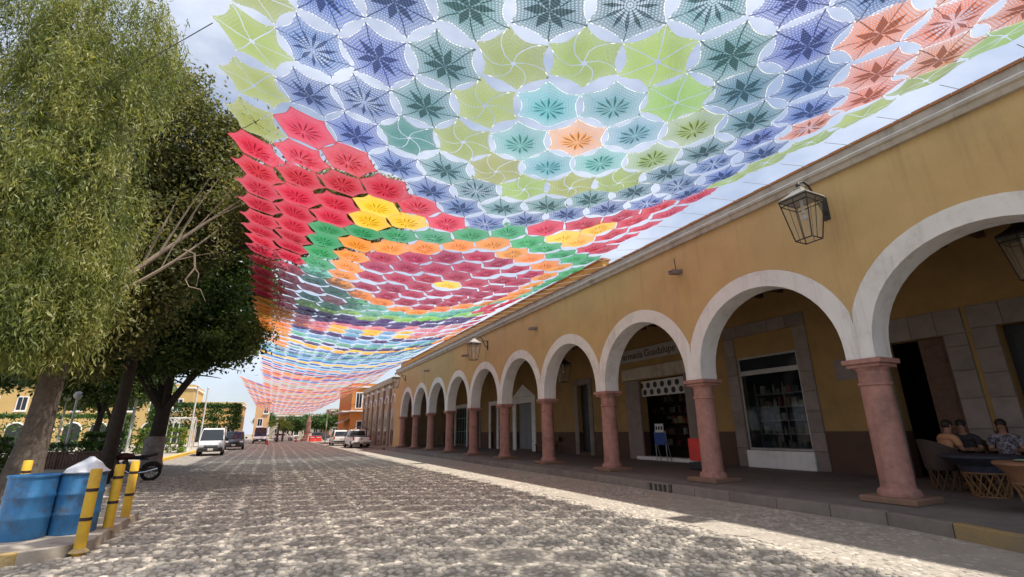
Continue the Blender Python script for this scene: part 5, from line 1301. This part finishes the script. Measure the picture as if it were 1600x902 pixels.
# ================================================================== BUILDINGS FAR OFF
m_by = M("far_yellow", (.55, .38, .15), (.48, .33, .13), .8, .9)
m_bo = M("far_orange", (.62, .24, .06), (.54, .2, .05), .8, .9, c3=(.5, .28, .12), s3=.6, a3=.6)
m_bt = M("far_tan", (.42, .34, .25), (.36, .3, .22), .8, .9)
m_bg = M("far_greystone", (.52, .40, .26), (.44, .34, .22), 1.2, .9, .4, 20, c3=(.2, .17, .15), s3=.7, a3=.6)
m_bp = M("far_pink", (.46, .28, .22), (.4, .24, .2), .8, .9)
m_win = MG("dark_window", (.02, .022, .026), .15)
def house(name, label, x0, x1, y0, y1, h, mat, wins=(), trim=None, face='-y', cornice=True):
    """wins: (u, z, w, h, kind) with u along the shown face; kind 'w' window, 'd' door, 'a' arch"""
    t = thing(name, label, "building", ((x0 + x1) / 2, (y0 + y1) / 2, 0)); trim = trim or m_white
    MB().b2(x0, x1, y0, y1, 0, h).build("wall", mat, t)
    if cornice:
        MB().b2(x0 - .18, x1 + .18, y0 - .18, y1 + .18, h + .002, h + .22).build("cornice", trim, t)
        MB().b2(x0 - .05, x1 + .05, y0 - .05, y1 + .05, h + .222, h + .6).build("parapet", mat, t)
    for (u, z, w_, hh, k) in wins:
        def at(d, a, zz): return (x0 + u + a, y0 - d, zz) if face == '-y' else (x0 - d, y0 + u + a, zz)
        def rect(d, a0, a1, z0, z1, dep):
            p = [at(d, a0, z0), at(d, a1, z0), at(d, a1, z1), at(d, a0, z1)]
            return MB().extr(p, (0, dep, 0) if face == '-y' else (dep, 0, 0))
        if k == 'a':
            n = 10; pts = [at(.02, -w_ / 2, z), at(.02, w_ / 2, z)] + [at(.02, w_ / 2 * math.cos(math.pi * i / n), z + hh - w_ / 2 + w_ / 2 * math.sin(math.pi * i / n)) for i in range(n + 1)]
            o = MB().extr(pts, (0, .03, 0) if face == '-y' else (.03, 0, 0)).build("arch_opening", m_win, t)
            n = 10; ar = [at(.05, (w_ / 2 + .1) * math.cos(math.pi * i / n), z + hh - w_ / 2 + (w_ / 2 + .1) * math.sin(math.pi * i / n)) for i in range(n + 1)]
            MB().sweep(ar, .1, 5).build("archivolt", trim, o)
        else:
            o = rect(.06, -w_ / 2 - .14, w_ / 2 + .14, z - .14, z + hh + .14, .1).build("door" if k == 'd' else "window", trim, t)
            rect(.075, -w_ / 2, w_ / 2, z, z + hh, .02).build("pane", m_win, o)
            rect(.09, -.03, .03, z, z + hh, .02).build("mullion", trim, o)
            if k == 'w': rect(.22, -w_ / 2 - .2, w_ / 2 + .2, z - .26, z - .15, .2).build("sill", trim, o)
    return t
# yellow building beyond the garden
wn_ = []
for i in range(10):
    wn_ += [(1.8 + i * 3.0, .2, 1.9, 3.0, 'a'), (1.8 + i * 3.0, 5.0, .95, 1.7, 'w')]
house("yellow_building", "long two-storey yellow building with ground-floor arches beyond the garden", -42, -11.5, 90, 102, 8.4, m_by, wn_)
house("low_building", "low yellow building with a railed roof right of the two-storey one", -11.3, -4.6, 94, 104, 6.0, m_by, [(1.2, .3, 1.2, 2.4, 'd'), (3.4, 1.0, 1.1, 1.6, 'w'), (5.4, 1.0, 1.1, 1.6, 'w')])
house("far_tower", "narrow pale orange building with a small window behind the far white van", -3.6, -.6, 128, 140, 8.6, M("far_apricot", (.66, .40, .2), (.6, .36, .18), .8, .9), [(1.2, 3.2, .9, 1.5, 'w'), (2.2, 6.0, .8, 1.3, 'w')])
house("far_house", "low tan house closing the far end of the street", -.3, 15, 158, 168, 6.2, m_bt, [(2 + 2.6 * i, .9, 1.2, 1.8, 'w') for i in range(5)])
house("far_house", "pinkish house at the far end, right of the tan one", 15.2, 30, 150, 165, 7.5, m_bp, [(1.5, .2, 1.4, 2.6, 'd'), (4, 1, 1.2, 1.8, 'w'), (1.5, 4.2, 1.1, 1.7, 'w'), (4, 4.2, 1.1, 1.7, 'w')])
house("far_house", "pale house far behind the garden at the left", -75, -43, 95, 110, 6.8, m_bt, [(2 + 3 * i, .9, 1.2, 1.8, 'w') for i in range(10)])
# the greystone building after the arcade
gs = house("stone_building", "pale stone building with tall narrow doors and pilasters following the arcade", 10.55, 20, 45.8, 66, 6.3, m_bg, [(2.0 + 3.1 * i, .3, 1.15, 3.4, 'd') for i in range(6)], m_bg, '-x')
for i in range(7):
    y = 46.2 + 3.1 * i
    MB().b2(10.38, 10.56, y - .2, y + .2, .25, 6.2).build("pilaster", m_stone, gs, bevel=.02)
    MB().b2(10.32, 10.57, y - .28, y + .28, 5.75, 6.0).build("pilaster_cap", m_white, gs)
for i in range(6):
    y = 47.8 + 3.1 * i; MB().sweep([(10.5, y + .85 * math.cos(math.pi * k / 10), 4.35 + .75 * math.sin(math.pi * k / 10)) for k in range(11)], .09, 6).build("door_hood", m_white, gs)
MB().b2(9.3, 10.6, 45.6, 66, -.02, .2).build("step", m_kerb, gs)
# the orange house with its balcony
oh = house("orange_house", "bright orange two-storey house with a white balcony on the right", 9.9, 22, 72, 86, 7.7, m_bo, [(1.0, 4.9, .7, 2.0, 'd'), (2.3, 4.9, .7, 2.0, 'd'), (1.6, .3, 1.3, 2.7, 'd')])
MB().b2(8.7, 9.9, 72.2, 84, 4.3, 4.48).build("balcony_floor", m_white, oh)
MB().b2(9.6, 13, 71.3, 72, 4.35, 4.5).build("balcony_floor", m_white, oh)
br = MB()
for i in range(21): br.cyl((9.65 + i * .165, 71.35, 4.5), (9.65 + i * .165, 71.35, 5.3), .012, n=4)
br.cyl((9.6, 71.35, 5.32), (13, 71.35, 5.32), .025, n=5); br.build("balcony_railing", m_iron, oh)
MB().extr([(9.9, 72.1, 3.4), (8.5, 72.1, 2.75), (8.5, 72.1, 2.82), (9.9, 72.1, 3.47)], (0, 6, 0)).build("awning", m_metal, oh)
lp = thing("street_lamp", "slim pale street lamp between the orange house and far trees", "street lamp", (7.6, 80, 0)); MB().cyl((7.6, 80, 0), (7.6, 80, 4.6), .07, .05, 8).build("pole", m_pole, lp, smooth=True); MB().ball((7.6, 80, 4.8), .24, n=10, k=8).build("globe", m_paper, lp, smooth=True)
mn = thing("stone_monument", "small pinkish stone monument on a base far up the street", "monument", (6.6, 104, 0))
MB().lathe([(1.2, 0), (1.2, .4), (.8, .5), (.7, 1.6), (.85, 1.7)], (6.6, 104, 0), 8).build("base", m_bp, mn); MB().lathe([(.45, 1.7), (.4, 3.4), (.5, 3.5), (.42, 3.7), (.2, 4.4), (.05, 4.7)], (6.6, 104, 0), 10).build("shaft", m_bp, mn, smooth=True)
# palm and far trees
def palm(x, y, h, label):
    t = thing("palm_tree", label, "palm tree", (x, y, 0))
    MB().sweep([(x, y, -.1), (x + .05, y, h * .5), (x + .1, y, h)], [.22, .17, .15], 9).build("trunk", m_bark, t, smooth=True)
    C = []; Dd = []
    for i in range(22):
        a = random.uniform(0, 6.28); el = random.uniform(-.3, 1.1); Lf = random.uniform(1.6, 2.3)
        for s_ in np.linspace(.1, 1, 22):
            p = np.array([x + .1 + math.cos(a) * math.cos(el) * Lf * s_, y + math.sin(a) * math.cos(el) * Lf * s_, h + math.sin(el) * Lf * s_ - 1.1 * s_ * s_])
            for sd in (-1, 1):
                C.append(p); Dd.append(np.array([math.cos(a) * .6 - sd * math.sin(a), math.sin(a) * .6 + sd * math.cos(a), -.5]))
    leaves("crown", np.array(C), unit(np.array(Dd)), .5, .07, m_leaf_lite, t)
palm(1.2, 96, 3.6, "small palm right of the far white van")
palm(2.2, 104, 3.0, "second small palm behind the first one")
for (x, y, h, lab) in ((4.5, 124, 5.5, "far round tree left of the monument"), (10.5, 122, 6.0, "far round tree right of the monument"), (-8.5, 112, 7.5, "far tree behind the clipped tree row"), (13.2, 108, 6.5, "far tree behind the orange house's corner"), (8.0, 140, 6.5, "farthest tree behind the monument"), (-1.5, 150, 8.0, "far tree beside the apricot building")):
    broad_tree("street_tree", lab, (x, y, 0), [((x + .8, y, h * .6), .09), ((x - .8, y, h * .65), .09)], [(x, y, h * .68, 2.2, 2.2, h * .27), (x + 1.1, y, h * .56, 1.4, 1.5, 1.1), (x - 1.2, y, h * .58, 1.5, 1.5, 1.1)], 28, .42, m_leaf_hedge, m_barkd, .16, twigs=1)

# ================================================================== DINERS UNDER THE FIRST ARCH
m_skin = M("skin", (.30, .16, .105), (.27, .14, .09), 6, .6)
m_hair = M("hair_dark", (.015, .011, .009), (.02, .015, .012), 20, .6)
m_shirt1 = M("shirt_apricot", (.50, .27, .14), (.44, .23, .12), 5, .85)
m_shirt2 = M("shirt_black", (.03, .028, .03), (.04, .036, .04), 5, .85)
m_trou = M("trousers_dark", (.03, .035, .05), (.04, .045, .06), 5, .85)
def shirt3():
    m = M("shirt_patterned", (.30, .28, .30), (.05, .04, .07), 22, .85, detail=1); return m
m_shirt3 = shirt3()
def person(label, loc, rz, shirt, lean=.1, arm=.0, hairlong=False):
    """seated figure, facing local -Y, seat at z = .46; body one skinned mesh, clothes and hair on it"""
    t = thing("person", label, "person", loc, rz)
    def skin(name, verts, edges, rad, mat, sub=2, root=0):
        me = bpy.data.meshes.new(name); me.from_pydata(verts, edges, []); o = bpy.data.objects.new(name, me); COL.objects.link(o); me.materials.append(mat)
        sk = o.modifiers.new("skin", 'SKIN'); 
        for i, r_ in enumerate(rad):
            me.skin_vertices[0].data[i].radius = (r_ if isinstance(r_, tuple) else (r_, r_)); me.skin_vertices[0].data[i].use_root = (i == root)
        sk.use_smooth_shade = True
        s_ = o.modifiers.new("sub", 'SUBSURF'); s_.levels = sub; s_.render_levels = sub
        o.parent = t; return o
    ly = -lean
    V = [(0, 0, .56), (0, ly * .4, .78), (0, ly * .9, 1.0), (0, ly, 1.06), (0, ly * 1.1 - .01, 1.14)]
    E = [(0, 1), (1, 2), (2, 3), (3, 4)]; Rr = [(.16, .12), (.15, .11), (.17, .11), (.10, .08), (.052, .055)]
    # head
    V += [(0, ly * 1.15 - .02, 1.20), (0, ly * 1.2 - .03, 1.30), (0, ly * 1.2 - .02, 1.375)]; E += [(4, 5), (5, 6), (6, 7)]; Rr += [(.065, .075), (.075, .092), (.05, .06)]
    for s_ in (-1, 1):
        b = len(V); V += [(s_ * .19, ly, 1.03), (s_ * .24, ly - .06, .80), (s_ * .17, ly - .30, .80 + arm), (s_ * .14, ly - .37, .81 + arm)]
        E += [(3, b), (b, b + 1), (b + 1, b + 2), (b + 2, b + 3)]; Rr += [.062, .048, .034, .03]
        h = len(V)
        for f, (dx, dz, ln) in enumerate(((-.028, .004, .062), (-.01, .008, .075), (.01, .006, .07), (.026, 0, .055))):
            V += [(s_ * .14 + dx, ly - .42, .805 + arm + dz), (s_ * .14 + dx, ly - .42 - ln, .79 + arm)]; E += [(b + 3, h + 2 * f), (h + 2 * f, h + 2 * f + 1)]; Rr += [.010, .008]
        V += [(s_ * .14 - s_ * .045, ly - .40, .80 + arm)]; E += [(b + 3, len(V) - 1)]; Rr += [.010]
        k = len(V); V += [(s_ * .10, -.10, .53), (s_ * .12, -.44, .50), (s_ * .12, -.42, .10), (s_ * .12, -.55, .045)]
        E += [(0, k), (k, k + 1), (k + 1, k + 2), (k + 2, k + 3)]; Rr += [.095, .068, .048, .04]
    skin("body", V, E, Rr, m_skin, 2)
    # shirt and trousers follow the same skeleton a little larger
    SV = [(0, 0, .56), (0, ly * .4, .78), (0, ly * .9, 1.0), (0, ly, 1.07)]; SE = [(0, 1), (1, 2), (2, 3)]; SR = [(.185, .14), (.175, .13), (.19, .13), (.115, .095)]
    for s_ in (-1, 1):
        b = len(SV); SV += [(s_ * .195, ly, 1.035), (s_ * .24, ly - .04, .86)]; SE += [(3, b), (b, b + 1)]; SR += [.078, .066]
    skin("shirt", SV, SE, SR, shirt, 2)
    TV = [(0, 0, .54)]; TE = []; TR = [(.185, .14)]
    for s_ in (-1, 1):
        b = len(TV); TV += [(s_ * .10, -.12, .53), (s_ * .12, -.44, .505), (s_ * .12, -.425, .14)]; TE += [(0, b), (b, b + 1), (b + 1, b + 2)]; TR += [.105, .08, .062]
    skin("trousers", TV, TE, TR, m_trou, 2)
    hy = ly * 1.2 - .025
    hr = MB().ball((0, hy + .022, 1.325), (.092, .105, .095), n=16, k=10)
    if hairlong: hr.ball((0, hy + .07, 1.2), (.085, .05, .16), n=12, k=8)
    o = hr.build("hair", m_hair, None, smooth=True); o.parent = t
    fc_ = MB().ball((-.033, hy - .094, 1.305), (.012, .008, .008), n=8, k=5).ball((.033, hy - .094, 1.305), (.012, .008, .008), n=8, k=5)
    o = fc_.build("eyes", m_hair, None, smooth=True); o.parent = t
    o = MB().ball((0, hy - .105, 1.275), (.014, .018, .024), n=8, k=6).build("nose", m_skin, None, smooth=True); o.parent = t
    o = MB().ball((0, hy - .09, 1.235), (.026, .01, .007), n=8, k=5).build("mouth", M("lips", (.2, .06, .05), None, 4, .6), None, smooth=True); o.parent = t
    for s_ in (-1, 1):
        o = MB().ball((s_ * .083, hy + .01, 1.29), (.012, .022, .032), n=8, k=6).build("ear", m_skin, None, smooth=True); o.parent = t
    return t
FZ = .295
person("diner in an apricot shirt leaning on the table, left of the group", (12.9, 5.6, FZ), R(60), m_shirt1, .22, .02)
person("dark-haired diner in black seated between the other two", (13.55, 5.35, FZ), R(-80), m_shirt2, .12)
person("diner in a patterned shirt facing the street", (13.5, 4.7, FZ), R(-75), m_shirt3, .08, .02, True)
m_cane = M("split_cane", (.27, .15, .065), (.19, .10, .045), 9, .7, .4, 40)
m_leather = M("brown_leather", (.13, .08, .055), (.10, .06, .04), 4, .6, .3, 20)
def slatted(mb_parent, x, y, z0, z1, r0, r1, n=14, mat=None):
    for i in range(n):
        for sg_ in (-1, 1):
            a = 2 * math.pi * i / n; a2 = a + sg_ * .62
            MB().cyl((x + r0 * math.cos(a), y + r0 * math.sin(a), z0), (x + r1 * math.cos(a2), y + r1 * math.sin(a2), z1), .013, n=5).build("slat", m_cane, mb_parent)
    for r_, z in ((r0, z0 + .015), (r1, z1)):
        MB().sweep([(x + r_ * math.cos(2 * math.pi * k / 20), y + r_ * math.sin(2 * math.pi * k / 20), z) for k in range(21)], .02, 6, caps=False).build("hoop", m_cane, mb_parent, smooth=True)
def cane_table(x, y, label, r=.52, cloth=None):
    t = thing("cane_table", label, "table", (x, y, FZ), 0, "round cane tables under the arcade")
    slatted(t, x, y, FZ - .015, FZ + .42, .27, .36)
    MB().lathe([(.36, .40), (.40, .55), (r - .05, .66), (r, .70), (r, .735), (r - .03, .745)], (x, y, FZ), 32).build("table_top", m_leather if cloth is None else cloth, t, smooth=True)
    return t
m_cloth = M("dark_cloth", (.025, .028, .045), (.05, .05, .07), 12, .8)
cane_table(10.72, 3.42, "round cane table with latticed base nearest the kerb at the right edge", .54, M("leather_brown", (.26, .13, .07), (.2, .1, .055), 5, .5))
cane_table(12.45, 4.75, "round table under a dark cloth in front of the diners", .66, m_cloth)
pl2 = MB().lathe([(.13, 0), (.17, .02), (.16, .025), (.12, .01)], (10.6, 3.5, FZ + .748), 20).build("plate", M("plate_green", (.36, .45, .30), None, 4, .3), None, smooth=True); tag(pl2, "pale green plate on the nearest cane table", "plate")
nb = MB().lathe([(.10, 0), (.11, .1), (.115, .14), (.105, .14), (.1, .03)], (10.75, 3.2, FZ + .748), 18).build("bowl", m_paper, None, smooth=True); tag(nb, "white bowl on the nearest cane table", "bowl")
m_cane_shade = M("cane_shaded", (.13, .075, .035), (.09, .05, .025), 9, .75, .4, 40)  # the tables' cane darkened: shade under the arcade put into the colour
m_leather_shade = M("leather_shaded", (.06, .04, .03), (.045, .03, .022), 4, .65, .3, 20)  # chair leather with the arcade's shade painted into its brown
def cane_chair(x, y, rz, label):
    t = thing("cane_chair", label, "chair", (x, y, FZ), rz, "cane barrel chairs of the diners")
    def P(nm, mb, mat): o = mb.build(nm, mat, None, smooth=True); o.parent = t; return o
    for i in range(12):
        for sg_ in (-1, 1):
            a = 2 * math.pi * i / 12; a2 = a + sg_ * .6; P("slat", MB().cyl((.26 * math.cos(a), .26 * math.sin(a), 0), (.27 * math.cos(a2), .27 * math.sin(a2), .4), .012, n=5), m_cane_shade)
    P("seat", MB().lathe([(.27, .39), (.29, .43), (.26, .46), (.1, .455)], (0, 0, 0), 20), m_leather_shade)
    n = 14; rings = []
    for k in range(n + 1):
        a = R(-20 + 220 * k / n); h = .78 + .24 * math.sin(math.pi * k / n)
        rings.append([(.28 * math.cos(a), .28 * math.sin(a), .42), (.33 * math.cos(a), .33 * math.sin(a), h), (.36 * math.cos(a), .36 * math.sin(a), h), (.31 * math.cos(a), .31 * math.sin(a), .42)])
    P("backrest", MB().loft(rings), m_leather_shade)
cane_chair(12.9, 5.6, R(60), "barrel chair under the diner in apricot")
cane_chair(13.55, 5.35, R(-80), "barrel chair under the diner in black")
cane_chair(13.5, 4.7, R(-75), "barrel chair under the diner in the patterned shirt")
